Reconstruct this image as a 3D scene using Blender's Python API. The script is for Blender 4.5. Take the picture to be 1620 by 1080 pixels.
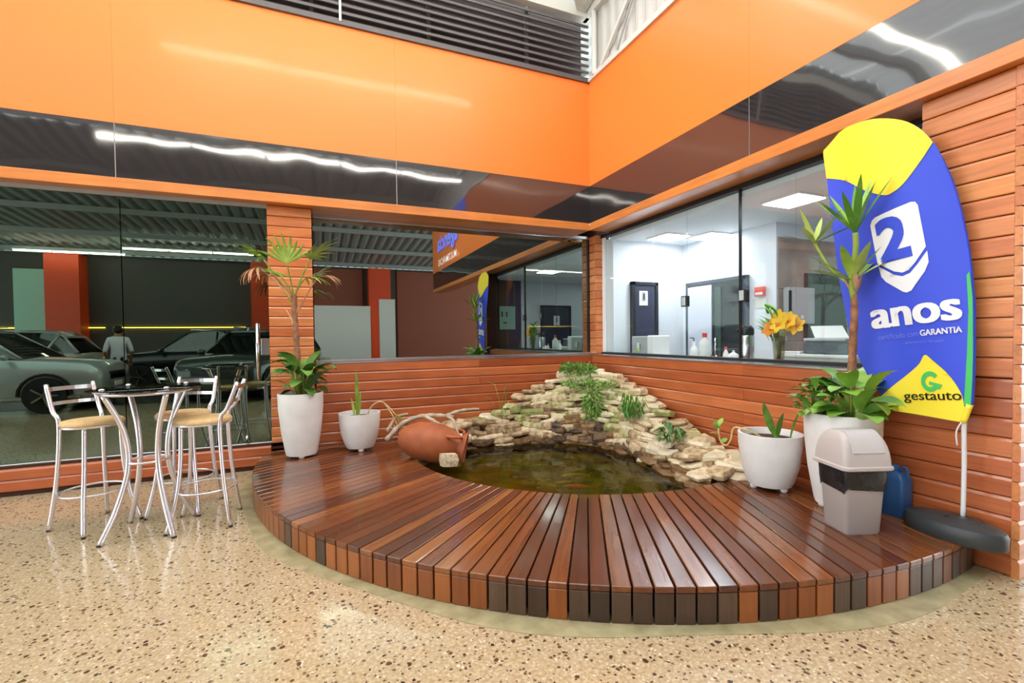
import bpy, bmesh, math, random
from mathutils import Vector, Matrix
random.seed(7)
SC = bpy.context.scene
for o in list(bpy.data.objects): bpy.data.objects.remove(o)
COL = SC.collection
PI = math.pi

# ------------------------------------------------------------ camera, world, exposure
def set_camera():
    yaw, pit, rol = math.radians(22.763), math.radians(-1.2735), math.radians(-0.7028)
    fw = Vector((math.sin(yaw)*math.cos(pit), math.cos(yaw)*math.cos(pit), math.sin(pit)))
    rt = Vector((math.cos(yaw), -math.sin(yaw), 0)); up = rt.cross(fw)
    r2 = rt*math.cos(rol)+up*math.sin(rol); u2 = up*math.cos(rol)-rt*math.sin(rol)
    m = Matrix((r2, u2, -fw)).transposed().to_4x4(); m.translation = (0, 0, 1.38)
    cd = bpy.data.cameras.new('camera'); cd.sensor_width = 36; cd.lens = 728.85/1620*36
    cd.shift_y = 8.09/1620; cd.clip_start = .05; cd.clip_end = 200
    c = bpy.data.objects.new('camera', cd); COL.objects.link(c); c.matrix_world = m; SC.camera = c
set_camera()
W = bpy.data.worlds.new('world'); SC.world = W; W.use_nodes = True
W.node_tree.nodes['Background'].inputs[0].default_value = (.93, .97, 1, 1)
W.node_tree.nodes['Background'].inputs[1].default_value = 3.2
SC.view_settings.view_transform = 'Standard'; SC.view_settings.look = 'None'
SC.view_settings.gamma = 1; SC.view_settings.use_curve_mapping = False
SC.view_settings.exposure = 0.55
LED = 26.0          # strength of the white tubes under the shed roof
OFFICE = 19.0        # strength of the office ceiling panels

# ------------------------------------------------------------ materials
def s2l(c):
    return tuple(((v/255)/12.92 if v/255 <= .04045 else (((v/255)+.055)/1.055)**2.4) for v in c)+(1,)
MATS = {}
def mat(name, rgb=(128, 128, 128), rough=.5, metal=0, spec=.5, emit=0, coat=0, coat_rough=.03, alpha=None, trans=0):
    m = bpy.data.materials.new(name); m.use_nodes = True; MATS[name] = m
    b = m.node_tree.nodes['Principled BSDF']
    b.inputs['Base Color'].default_value = s2l(rgb); b.inputs['Roughness'].default_value = rough
    b.inputs['Metallic'].default_value = metal; b.inputs['Specular IOR Level'].default_value = spec
    b.inputs['Coat Weight'].default_value = coat; b.inputs['Coat Roughness'].default_value = coat_rough
    if emit:
        b.inputs['Emission Color'].default_value = s2l(rgb); b.inputs['Emission Strength'].default_value = emit
    if trans: b.inputs['Transmission Weight'].default_value = trans
    return m
def nt(m): return m.node_tree.nodes, m.node_tree.links, m.node_tree.nodes['Principled BSDF']
def ramp(n, stops, interp='LINEAR'):
    r = n.new('ShaderNodeValToRGB'); r.color_ramp.interpolation = interp
    e = r.color_ramp.elements
    while len(e) < len(stops): e.new(.5)
    for q, (p, c) in zip(e, stops): q.position = p; q.color = c if len(c) == 4 else s2l(c)
    return r
def mixc(n, l, fac, a, b, mode='MIX'):
    x = n.new('ShaderNodeMix'); x.data_type = 'RGBA'; x.blend_type = mode
    if isinstance(fac, float): x.inputs[0].default_value = fac
    else: l.new(fac, x.inputs[0])
    for k, v in ((6, a), (7, b)):
        if isinstance(v, tuple): x.inputs[k].default_value = v
        else: l.new(v, x.inputs[k])
    return x.outputs[2]
def wood(name, tones, rough=.3, coat=.3, grain=.35, bump=.15, gs=(1.2, 26, 26), coat_rough=.12):
    """timber with the grain along the piece's own x axis; tone picked per piece"""
    m = mat(name, tones[0], rough, coat=coat, coat_rough=coat_rough); n, l, b = nt(m)
    tc = n.new('ShaderNodeTexCoord'); oi = n.new('ShaderNodeObjectInfo')
    r = ramp(n, [((i+.5)/len(tones), t) for i, t in enumerate(tones)]); l.new(oi.outputs['Random'], r.inputs[0])
    off = n.new('ShaderNodeVectorMath'); off.operation = 'MULTIPLY_ADD'
    cb = n.new('ShaderNodeCombineXYZ')
    for k in range(3): l.new(oi.outputs['Random'], cb.inputs[k])
    l.new(cb.outputs[0], off.inputs[0]); off.inputs[1].default_value = (37, 53, 71); l.new(tc.outputs['Object'], off.inputs[2])
    mp = n.new('ShaderNodeMapping'); mp.inputs['Scale'].default_value = gs; l.new(off.outputs[0], mp.inputs[0])
    nz = n.new('ShaderNodeTexNoise'); nz.inputs['Scale'].default_value = 1.6; nz.inputs['Detail'].default_value = 6
    nz.inputs['Distortion'].default_value = .9; l.new(mp.outputs[0], nz.inputs['Vector'])
    g = ramp(n, [(.3, (.42, .36, .3, 1)), (.52, (.9, .88, .85, 1)), (.7, (1.12, 1.1, 1.05, 1))]); l.new(nz.outputs[0], g.inputs[0])
    nb = n.new('ShaderNodeTexNoise'); nb.inputs['Scale'].default_value = 2.2; l.new(off.outputs[0], nb.inputs['Vector'])
    g2 = ramp(n, [(.3, (.8, .76, .7, 1)), (.7, (1.1, 1.1, 1.1, 1))]); l.new(nb.outputs[0], g2.inputs[0])
    c1 = mixc(n, l, grain, r.outputs[0], g.outputs[0], 'MULTIPLY')
    c2 = mixc(n, l, .7, c1, g2.outputs[0], 'MULTIPLY')
    l.new(c2, b.inputs['Base Color'])
    bp = n.new('ShaderNodeBump'); bp.inputs['Strength'].default_value = bump; bp.inputs['Distance'].default_value = .003
    l.new(nz.outputs[0], bp.inputs['Height']); l.new(bp.outputs[0], b.inputs['Normal'])
    return m
def noisy(name, stops, scale=6, rough=.6, bump=0, rnd=0, detail=5, coords='Object', dist=.01, **kw):
    m = mat(name, (128, 128, 128), rough, **kw); n, l, b = nt(m)
    tc = n.new('ShaderNodeTexCoord'); nz = n.new('ShaderNodeTexNoise'); nz.inputs['Scale'].default_value = scale
    nz.inputs['Detail'].default_value = detail; l.new(tc.outputs[coords], nz.inputs['Vector'])
    r = ramp(n, stops)
    if rnd:
        oi = n.new('ShaderNodeObjectInfo'); ma = n.new('ShaderNodeMath'); ma.operation = 'MULTIPLY_ADD'
        l.new(oi.outputs['Random'], ma.inputs[0]); ma.inputs[1].default_value = rnd
        mb = n.new('ShaderNodeMath'); mb.operation = 'SUBTRACT'; l.new(nz.outputs[0], mb.inputs[0]); mb.inputs[1].default_value = rnd/2
        l.new(mb.outputs[0], ma.inputs[2]); l.new(ma.outputs[0], r.inputs[0])
    else: l.new(nz.outputs[0], r.inputs[0])
    l.new(r.outputs[0], b.inputs['Base Color'])
    if bump:
        bp = n.new('ShaderNodeBump'); bp.inputs['Strength'].default_value = bump; bp.inputs['Distance'].default_value = dist
        l.new(nz.outputs[0], bp.inputs['Height']); l.new(bp.outputs[0], b.inputs['Normal'])
    return m
def pane(name, tint, refl, refl_col=(1, 1, 1, 1), rough=0.0, fres=False):
    m = bpy.data.materials.new(name); m.use_nodes = True; MATS[name] = m; n, l = m.node_tree.nodes, m.node_tree.links
    n.remove(n['Principled BSDF']); out = n['Material Output']
    t = n.new('ShaderNodeBsdfTransparent'); t.inputs[0].default_value = tint
    g = n.new('ShaderNodeBsdfGlossy'); g.inputs['Color'].default_value = refl_col; g.inputs['Roughness'].default_value = rough
    mx = n.new('ShaderNodeMixShader')
    if fres:
        lw = n.new('ShaderNodeLayerWeight'); lw.inputs[0].default_value = .5        # Schlick curve, same from both sides
        pw = n.new('ShaderNodeMath'); pw.operation = 'POWER'; pw.inputs[1].default_value = 5; l.new(lw.outputs['Facing'], pw.inputs[0])
        ma = n.new('ShaderNodeMath'); ma.operation = 'MULTIPLY_ADD'; ma.inputs[1].default_value = refl; ma.inputs[2].default_value = .035; l.new(pw.outputs[0], ma.inputs[0])
        l.new(ma.outputs[0], mx.inputs[0])
    else: mx.inputs[0].default_value = refl
    l.new(t.outputs[0], mx.inputs[1]); l.new(g.outputs[0], mx.inputs[2]); l.new(mx.outputs[0], out.inputs[0])
    return m

def terrazzo():
    m = mat('terrazzo', (200, 180, 150), .13, spec=.5, coat=.25, coat_rough=.06); n, l, b = nt(m)
    tc = n.new('ShaderNodeTexCoord')
    warp = n.new('ShaderNodeTexNoise'); warp.inputs['Scale'].default_value = 14; l.new(tc.outputs['Object'], warp.inputs['Vector'])
    wv = mixc(n, l, .035, tc.outputs['Object'], warp.outputs['Color'], 'ADD')
    big = n.new('ShaderNodeTexNoise'); big.inputs['Scale'].default_value = .55; big.inputs['Detail'].default_value = 3; l.new(tc.outputs['Object'], big.inputs['Vector'])
    def chips(scale, lo, hi, thr):
        v = n.new('ShaderNodeTexVoronoi'); v.inputs['Scale'].default_value = scale; l.new(wv, v.inputs['Vector'])
        sz = n.new('ShaderNodeMapRange'); sz.inputs[3].default_value = lo; sz.inputs[4].default_value = hi
        sp = n.new('ShaderNodeSeparateColor'); l.new(v.outputs['Color'], sp.inputs[0]); l.new(sp.outputs[0], sz.inputs[0])
        lt = n.new('ShaderNodeMath'); lt.operation = 'LESS_THAN'; l.new(v.outputs['Distance'], lt.inputs[0]); l.new(sz.outputs[0], lt.inputs[1])
        pk = n.new('ShaderNodeMath'); pk.operation = 'GREATER_THAN'; pk.inputs[1].default_value = thr; l.new(sp.outputs[1], pk.inputs[0])
        mu = n.new('ShaderNodeMath'); mu.operation = 'MULTIPLY'; l.new(lt.outputs[0], mu.inputs[0]); l.new(pk.outputs[0], mu.inputs[1])
        return mu.outputs[0], sp.outputs[2]
    fine = n.new('ShaderNodeTexNoise'); fine.inputs['Scale'].default_value = 60; l.new(tc.outputs['Object'], fine.inputs['Vector'])
    base = ramp(n, [(.35, (172, 152, 122)), (.55, (192, 173, 144)), (.7, (206, 190, 165))]); l.new(fine.outputs[0], base.inputs[0])
    pink = ramp(n, [(.35, (1, .98, .88, 1)), (.6, (1.02, .97, .9, 1))]); l.new(big.outputs[0], pink.inputs[0])
    c = mixc(n, l, 1.0, base.outputs[0], pink.outputs[0], 'MULTIPLY')
    f3, r3 = chips(70, .28, .42, .55); l3 = ramp(n, [(0, (228, 212, 184)), (.5, (170, 140, 105)), (1, (236, 226, 206))]); l.new(r3, l3.inputs[0]); c = mixc(n, l, f3, c, l3.outputs[0])
    f1, r1 = chips(46, .20, .42, .60); l1 = ramp(n, [(0, (58, 44, 34)), (.6, (98, 74, 54)), (1, (130, 100, 74))]); l.new(r1, l1.inputs[0]); c = mixc(n, l, f1, c, l1.outputs[0])
    f2, r2 = chips(26, .15, .34, .80); l2 = ramp(n, [(0, (52, 40, 32)), (1, (110, 82, 58))]); l.new(r2, l2.inputs[0]); c = mixc(n, l, f2, c, l2.outputs[0])
    l.new(c, b.inputs['Base Color'])
    rr = n.new('ShaderNodeMapRange'); rr.inputs[3].default_value = .08; rr.inputs[4].default_value = .2; l.new(big.outputs[0], rr.inputs[0]); l.new(rr.outputs[0], b.inputs['Roughness'])
    return m
terrazzo()
noisy('screed', [(.3, (150, 140, 104)), (.7, (186, 174, 136))], 9, .22)
wood('board_wood', [(182, 96, 54), (200, 112, 66), (170, 84, 46), (208, 122, 74), (190, 102, 58)], .26, .45)
wood('pillar_wood_lit', [(222, 140, 86), (214, 124, 74), (230, 154, 100), (206, 114, 66), (226, 146, 84)], gs=(1.6, 20, 20), grain=.45)  # paler copy of the board timber: light on the pillars put into its tones
wood('beam_wood', [(226, 140, 70), (220, 130, 64)], gs=(.8, 14, 14))
wood('deck_wood', [(96, 50, 26), (128, 70, 34), (82, 42, 26), (140, 80, 38), (108, 58, 32), (158, 98, 48), (90, 48, 32)], .24, .55, .5, .1, (1, 18, 18), .1)
wood('deck_edge_dark', [(72, 52, 42), (88, 66, 54), (62, 46, 40), (96, 72, 56)], .4, .2, .4)
wood('deck_edge_orange', [(150, 82, 36), (128, 66, 32), (166, 96, 44)], .35, .3, .4)
mat('under_deck', (26, 18, 12), .9)
mat('wall_core', (70, 36, 18), .8)
m = mat('black_gloss', (46, 42, 43), .06, spec=.9, coat=.6, coat_rough=.02)
def wavy(m, scale, strength, dist):
    n, l, b = nt(m); tc = n.new('ShaderNodeTexCoord'); nz = n.new('ShaderNodeTexNoise'); nz.inputs['Scale'].default_value = scale
    nz.inputs['Detail'].default_value = 1; l.new(tc.outputs['Object'], nz.inputs['Vector'])
    bp = n.new('ShaderNodeBump'); bp.inputs['Strength'].default_value = strength; bp.inputs['Distance'].default_value = dist
    l.new(nz.outputs[0], bp.inputs['Height']); l.new(bp.outputs[0], b.inputs['Normal']); l.new(bp.outputs[0], b.inputs['Coat Normal'])
wavy(m, 1.6, .35, .02)
m = mat('orange_gloss', (250, 134, 57), .36, spec=.35, coat=.14, coat_rough=.1); wavy(m, 1.1, .2, .02)
mat('seam_white', (210, 205, 200), .5)
mat('louvre_grey', (92, 86, 86), .45)
mat('sheet_white', (196, 194, 188), .5)
mat('frame_white', (214, 212, 204), .5)
mat('roof_sheet', (170, 176, 172), .5, metal=.2)
mat('steel_grey', (160, 162, 158), .5)
mat('alu', (214, 214, 216), .22, metal=1)
mat('tube_metal', (232, 230, 236), .26, metal=.85)
mat('chrome', (226, 226, 232), .12, metal=1)
mat('black_metal', (28, 28, 32), .4)
pane('dark_glass', (.09, .13, .09, 1), .27, (.72, .95, .78, 1))
pane('mid_glass', (.16, .19, .17, 1), .42, (.84, .97, .90, 1))
pane('clear_glass', (.94, .97, .96, 1), 0.8, fres=True)
pane('smoke_glass', (.10, .11, .11, 1), .22)
pane('vase_glass', (.82, .80, .76, 1), 0.9, fres=True)
pane('car_glass', (.04, .05, .05, 1), .12)
noisy('seat_tan', [(.3, (206, 168, 112)), (.7, (222, 188, 134))], 40, .55)
noisy('pot_white', [(.3, (232, 230, 228)), (.7, (244, 243, 241))], 6, .45)
noisy('soil', [(.3, (44, 28, 18)), (.7, (92, 62, 40))], 40, .95, .6)
noisy('leaf_green', [(.3, (84, 138, 44)), (.7, (142, 190, 74))], 9, .38, rnd=.6)
noisy('leaf_dark', [(.3, (58, 104, 44)), (.7, (118, 162, 72))], 9, .35, rnd=.6)
noisy('leaf_palm', [(.3, (120, 158, 52)), (.7, (188, 206, 100))], 7, .42, rnd=.6)
noisy('leaf_dry', [(.3, (176, 128, 92)), (.7, (216, 176, 138))], 7, .7, rnd=.5)
noisy('stem_green', [(.3, (118, 150, 54)), (.7, (172, 184, 84))], 9, .5)
noisy('stem_yellow', [(.3, (206, 180, 112)), (.7, (226, 206, 150))], 9, .5)
noisy('trunk_brown', [(.3, (120, 78, 54)), (.7, (172, 120, 88))], 22, .75, .3)
noisy('terracotta', [(.3, (150, 76, 40)), (.7, (186, 104, 58))], 5, .6, .08)
noisy('stone', [(.2, (134, 108, 80)), (.42, (188, 162, 126)), (.6, (214, 194, 160)), (.8, (232, 220, 194))], 6, .78, .5, rnd=.55)
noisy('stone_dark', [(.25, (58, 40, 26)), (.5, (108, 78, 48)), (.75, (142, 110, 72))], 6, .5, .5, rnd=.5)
noisy('stone_moss', [(.3, (140, 142, 84)), (.5, (192, 184, 134)), (.7, (220, 210, 172))], 5, .8, .5, rnd=.5)
noisy('mortar', [(.3, (70, 54, 36)), (.7, (104, 84, 58))], 8, .9, .4)
noisy('pond_bed', [(.3, (84, 76, 24)), (.55, (150, 138, 54)), (.75, (186, 172, 84))], 3.5, .8)
noisy('moss_leaf', [(.3, (84, 132, 44)), (.7, (150, 190, 86))], 14, .6, rnd=.4)
noisy('koi_orange', [(.4, (226, 120, 40)), (.6, (240, 176, 90))], 12, .4)
noisy('koi_pale', [(.4, (208, 186, 120)), (.6, (232, 214, 170))], 12, .4)
noisy('driftwood', [(.3, (150, 128, 108)), (.7, (206, 188, 166))], 12, .8, .3)
def skylight():
    m = bpy.data.materials.new('skylight'); m.use_nodes = True; MATS['skylight'] = m; n, l = m.node_tree.nodes, m.node_tree.links
    n.remove(n['Principled BSDF']); t = n.new('ShaderNodeBsdfTranslucent'); t.inputs[0].default_value = (.80, .82, .80, 1)
    d = n.new('ShaderNodeBsdfDiffuse'); d.inputs[0].default_value = (.8, .8, .78, 1); mx = n.new('ShaderNodeMixShader'); mx.inputs[0].default_value = .3
    l.new(t.outputs[0], mx.inputs[1]); l.new(d.outputs[0], mx.inputs[2]); l.new(mx.outputs[0], n['Material Output'].inputs[0])
skylight()
def water():
    m = pane('water', (.42, .38, .11, 1), .42, fres=True); n, l = m.node_tree.nodes, m.node_tree.links
    tc = n.new('ShaderNodeTexCoord'); nz = n.new('ShaderNodeTexNoise'); nz.inputs['Scale'].default_value = 7; l.new(tc.outputs['Object'], nz.inputs['Vector'])
    bp = n.new('ShaderNodeBump'); bp.inputs['Strength'].default_value = .12; bp.inputs['Distance'].default_value = .02; l.new(nz.outputs[0], bp.inputs['Height'])
    for x in n:
        if x.type in ('BSDF_GLOSSY', 'LAYER_WEIGHT'): l.new(bp.outputs[0], x.inputs['Normal'])
water()
mat('bin_grey', (176, 168, 164), .45); mat('bin_lid', (196, 186, 182), .4); mat('bin_flap', (206, 200, 200), .38)
noisy('bin_bag', [(.3, (20, 20, 24)), (.7, (50, 50, 56))], 14, .22, .5, dist=.01)
mat('blue_plastic', (44, 96, 156), .4); mat('base_black', (58, 62, 64), .42); mat('hole_black', (14, 14, 14), .6)
mat('flag_blue', (58, 82, 222), .6); mat('flag_yellow', (255, 232, 60), .6); mat('flag_green', (70, 196, 104), .6)
mat('flag_white', (246, 246, 250), .6); mat('flag_pale', (112, 136, 236), .6); mat('flag_ink', (44, 36, 20), .6); mat('pole_white', (236, 236, 240), .3)
mat('room_white', (226, 230, 238), .6); mat('room_ceiling', (236, 240, 244), .7); mat('door_navy', (56, 60, 82), .45); mat('door_white', (206, 208, 224), .5)
mat('door_dark', (40, 42, 48), .3); mat('white_paint', (238, 238, 238), .45); mat('printer_grey', (90, 96, 106), .5); mat('off_white', (222, 224, 216), .5)
mat('red_plastic', (226, 72, 52), .45); mat('yellow_petal', (250, 198, 50), .55); mat('orange_petal', (236, 140, 30), .55); mat('grey_panel', (176, 178, 182), .5)
mat('sticker_green', (190, 220, 110), .5); mat('cloth_blue', (40, 70, 200), .7)
noisy('wall_tile', [(.3, (136, 120, 112)), (.7, (172, 156, 148))], 3, .6); mat('room_floor', (176, 170, 160), .25)
mat('room_brown', (92, 66, 52), .6); mat('poster_mint', (170, 210, 190), .5); mat('poster_dark', (60, 78, 72), .5)
mat('dark_room', (46, 44, 44), .7); mat('shed_wall', (84, 80, 74), .8); mat('shed_floor', (52, 52, 50), .25); mat('rust_panel', (150, 82, 60), .7); mat('shed_orange', (232, 74, 24), .5)
mat('shed_white', (216, 220, 218), .6); mat('sign_blue', (96, 120, 240), .4, emit=1.2); mat('sign_white', (240, 240, 240), .4, emit=.6)
mat('led_white', (255, 250, 236), .4, emit=LED); mat('led_yellow', (255, 206, 80), .4, emit=7); mat('panel_light', (250, 252, 255), .4, emit=OFFICE)
for nme, c in (('car_silver', (176, 186, 190)), ('car_white', (214, 212, 202)), ('car_navy', (22, 28, 38)), ('car_green', (52, 62, 60))):
    mat(nme, c, .3, metal=.4 if nme != 'car_white' else 0, coat=1)
mat('tyre', (24, 24, 24), .8); mat('lamp_white', (232, 236, 240), .15)
mat('shirt', (224, 226, 234), .8); mat('trousers', (30, 32, 40), .8); mat('skin', (172, 122, 92), .6); mat('hair', (30, 24, 20), .7)

# ------------------------------------------------------------ mesh building
class MB:
    def __init__(s): s.v = []; s.f = []
    def add(s, vs, fs):
        k = len(s.v); s.v += [Vector(v) for v in vs]; s.f += [[i+k for i in f] for f in fs]; return s
    def box(s, x0, x1, y0, y1, z0, z1):
        return s.add([(x0, y0, z0), (x1, y0, z0), (x1, y1, z0), (x0, y1, z0), (x0, y0, z1), (x1, y0, z1), (x1, y1, z1), (x0, y1, z1)],
                     [(0, 3, 2, 1), (4, 5, 6, 7), (0, 1, 5, 4), (1, 2, 6, 5), (2, 3, 7, 6), (3, 0, 4, 7)])
    def bar(s, a, b, w, h, up=(0, 0, 1)):
        a, b = Vector(a), Vector(b); d = (b-a).normalized(); u = Vector(up); r = d.cross(u)
        if r.length < 1e-4: r = d.cross(Vector((1, 0, 0)))
        r.normalize(); u = r.cross(d)
        vs = [p+r*(sx*w/2)+u*(sz*h/2) for p in (a, b) for sx, sz in ((-1, -1), (1, -1), (1, 1), (-1, 1))]
        return s.add(vs, [(0, 1, 2, 3), (7, 6, 5, 4), (0, 4, 5, 1), (1, 5, 6, 2), (2, 6, 7, 3), (3, 7, 4, 0)])
    def tube(s, pts, r, n=10, caps=True, closed=False):
        pts = [Vector(p) for p in pts]; N = len(pts); rs = r if isinstance(r, (list, tuple)) else [r]*N
        vs = []; prev = None
        for i, p in enumerate(pts):
            if closed: d = pts[(i+1) % N]-pts[i-1]
            else: d = pts[min(i+1, N-1)]-pts[max(i-1, 0)]
            d.normalize()
            if prev is None:
                a = Vector((0, 0, 1)) if abs(d.z) < .9 else Vector((1, 0, 0)); u = d.cross(a).normalized()
            else: u = (prev-d*prev.dot(d)).normalized()
            prev = u; w = d.cross(u)
            vs += [p+(u*math.cos(2*PI*k/n)+w*math.sin(2*PI*k/n))*rs[i] for k in range(n)]
        fs = []
        for i in range(N if closed else N-1):
            j = (i+1) % N
            fs += [(i*n+k, i*n+(k+1) % n, j*n+(k+1) % n, j*n+k) for k in range(n)]
        if caps and not closed: fs += [tuple(range(n-1, -1, -1)), tuple(range((N-1)*n, N*n))]
        return s.add(vs, fs)
    def lathe(s, prof, n=24, c=(0, 0, 0), sx=1, sy=1, caps=True):
        vs = [(c[0]+r*math.cos(2*PI*k/n)*sx, c[1]+r*math.sin(2*PI*k/n)*sy, c[2]+z) for r, z in prof for k in range(n)]
        N = len(prof); fs = [(i*n+k, i*n+(k+1) % n, (i+1)*n+(k+1) % n, (i+1)*n+k) for i in range(N-1) for k in range(n)]
        if caps: fs += [tuple(range(n-1, -1, -1)), tuple(range((N-1)*n, N*n))]
        return s.add(vs, fs)
    def prism(s, poly, z0, z1):
        n = len(poly); vs = [(x, y, z0) for x, y in poly]+[(x, y, z1) for x, y in poly]
        return s.add(vs, [tuple(range(n-1, -1, -1)), tuple(range(n, 2*n))]+[(i, (i+1) % n, n+(i+1) % n, n+i) for i in range(n)])
    def loft(s, rings, cap=True):
        n = len(rings[0]); vs = [p for r in rings for p in r]; N = len(rings)
        fs = [(i*n+k, i*n+(k+1) % n, (i+1)*n+(k+1) % n, (i+1)*n+k) for i in range(N-1) for k in range(n)]
        if cap: fs += [tuple(range(n-1, -1, -1)), tuple(range((N-1)*n, N*n))]
        return s.add(vs, fs)
    def sphere(s, c, r, sx=1, sy=1, sz=1, n=12, m=8):
        prof = [(max(1e-4, r*math.sin(PI*i/m)), -r*math.cos(PI*i/m)*sz) for i in range(m+1)]
        return s.lathe(prof, n, c, sx, sy)
    def mesh(s, name, m, smooth=False, bevel=0, subs=0, fix=True):
        me = bpy.data.meshes.new(name); me.from_pydata([tuple(v) for v in s.v], [], s.f)
        bm = bmesh.new(); bm.from_mesh(me)
        bmesh.ops.remove_doubles(bm, verts=bm.verts, dist=1e-5)
        if fix: bmesh.ops.recalc_face_normals(bm, faces=bm.faces)
        if bevel: bmesh.ops.bevel(bm, geom=list(bm.edges), offset=bevel, segments=1, affect='EDGES', profile=.6)
        bm.to_mesh(me); bm.free()
        if m: me.materials.append(MATS[m])
        if smooth: me.polygons.foreach_set('use_smooth', [True]*len(me.polygons)); me.update()
        return me
    def build(s, name, m, parent=None, smooth=False, bevel=0, loc=None, auto=None, fix=True):
        o = link(name, s.mesh(name, m, smooth or auto is not None, bevel, fix=fix), parent, loc)
        if auto is not None: o.data.set_sharp_from_angle(angle=math.radians(auto))
        return o
def link(name, me, parent=None, loc=None, rz=0):
    o = bpy.data.objects.new(name, me); COL.objects.link(o)
    if parent is not None: o.parent = parent
    if loc is not None: o.location = loc
    if rz: o.rotation_euler = (0, 0, rz)
    return o
def tag(o, label=None, cat=None, group=None, kind=None):
    for k, v in (('label', label), ('category', cat), ('group', group), ('kind', kind)):
        if v: o[k] = v
    return o
def thing(name, loc, label, cat, group=None, rz=0, kind=None):
    o = bpy.data.objects.new(name, None); COL.objects.link(o); o.empty_display_size = .1
    o.location = loc; o.rotation_euler = (0, 0, rz); return tag(o, label, cat, group, kind)
def copy_tree(o, parent=None):
    c = o.copy(); COL.objects.link(c); c.parent = parent
    for ch in o.children: copy_tree(ch, c)
    return c
def bez(ps, n=12):
    """Catmull-Rom through points"""
    ps = [Vector(p) for p in ps]; out = []
    for i in range(len(ps)-1):
        a, b, c, d = ps[max(i-1, 0)], ps[i], ps[i+1], ps[min(i+2, len(ps)-1)]
        for k in range(n):
            t = k/n; out.append(.5*((2*b)+(c-a)*t+(2*a-5*b+4*c-d)*t*t+(3*b-a-3*c+d)*t**3))
    out.append(ps[-1]); return out
def lerp_tab(tab, x):
    if x <= tab[0][0]: return tab[0][1]
    for (a, va), (b, vb) in zip(tab, tab[1:]):
        if x <= b: return va+(vb-va)*(x-a)/(b-a)
    return tab[-1][1]
_txt = {}
def text_mesh(body, bold=0.0):
    cu = bpy.data.curves.new('letters', 'FONT'); cu.body = body; cu.size = 1; cu.offset = bold; cu.resolution_u = 4
    o = bpy.data.objects.new('letters', cu); COL.objects.link(o)
    dg = bpy.context.evaluated_depsgraph_get(); me = bpy.data.meshes.new_from_object(o.evaluated_get(dg))
    vs = [(v.co.x, v.co.y) for v in me.vertices]; fs = [tuple(p.vertices) for p in me.polygons]
    bpy.data.objects.remove(o); bpy.data.curves.remove(cu); bpy.data.meshes.remove(me)
    x0 = min(v[0] for v in vs); x1 = max(v[0] for v in vs); y0 = min(v[1] for v in vs); y1 = max(v[1] for v in vs)
    return [((x-x0)/(x1-x0), (y-y0)/(y1-y0)) for x, y in vs], fs
def letters(name, body, m, parent, origin, right, up, w, h, bold=0.0, off=(0, 0, 0)):
    """flat lettering laid on a surface: origin = lower left corner, right / up = unit vectors"""
    vs, fs = text_mesh(body, bold); o, r, u = Vector(origin), Vector(right), Vector(up)
    b = MB(); b.add([o+r*(x*w)+u*(y*h) for x, y in vs], fs); return b.build(name, m, parent, fix=False)

# ------------------------------------------------------------ setting
YB, XR = 5.53, 3.54           # faces of the board cladding
YF, XF = 5.46, 3.47           # front of the timber beam
DZ = .185                     # deck level
b = MB(); b.add([(-16, -16, 0), (12, -16, 0), (12, 10.5, 0), (-16, 10.5, 0)], [(0, 1, 2, 3)])
tag(b.build('floor', 'terrazzo', fix=False), 'polished beige terrazzo floor with dark stone chips', None, None, 'structure')

b = MB(); b.add([(-16, -16, .004), (12, -16, .004), (12, -1.2, .004), (-16, -1.2, .004)], [(0, 1, 2, 3)])
tag(b.build('floor_shed', 'shed_floor', fix=False), 'dark polished floor of the shed under the parked cars', None, None, 'structure')
wall_back = MB().box(-9, -2.72, 5.6, 5.9, 0, 3).box(-9, 3.49, YF+.06, 5.9, 2.93, 4.83).box(-9, -.03, 5.58, 5.9, 0, .26).box(-.02, 3.9, YB+.035, 5.95, 0, 1.1).box(-.47, -.02, 5.615, 5.95, 0, 1.1).box(-.47, -.06, 5.615, 5.95, 1.1, 2.93) \
    .box(3.73, 3.95, 5.69, 5.98, 1.1, 2.93).build('wall_back', 'wall_core')
tag(wall_back, 'timber clad back wall under the black and orange fascia', None, None, 'structure')
wall_right = MB().box(3.5, 3.9, -3.2, YF+.06, 2.93, 4.83).box(XR+.035, 3.9, 1.28, YB+.06, 0, 1.1).box(XR+.035, 3.9, 1.28, 1.68, 1.1, 2.93).build('wall_right', 'wall_core')
tag(wall_right, 'timber clad right wall with the office window', None, None, 'structure')

def board(parent, a, d, length, z, h, m='board_wood', t=.035, name='board'):
    """clapboard: a = left end at the wall face, d = heading of its length; the outer face looks to the right of d"""
    prof = [(t, .0), (.003, .0), (0, .006), (0, h-.018), (.009, h-.002), (t, h)]   # (depth into wall, z)
    bm = MB(); bm.loft([[(x, y, zz) for y, zz in prof] for x in (0, length)])
    me = bm.mesh(name, m); o = link(name, me, parent, (a[0], a[1], z)); o.rotation_euler = (0, 0, d); return o
PT = .1105
def stack(parent, a, d, length, z0, z1, m, **k):
    n = max(1, round((z1-z0)/PT)); h = (z1-z0)/n
    for i in range(n): board(parent, a, d, length, z0+i*h, h-.003, m, **k)
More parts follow.
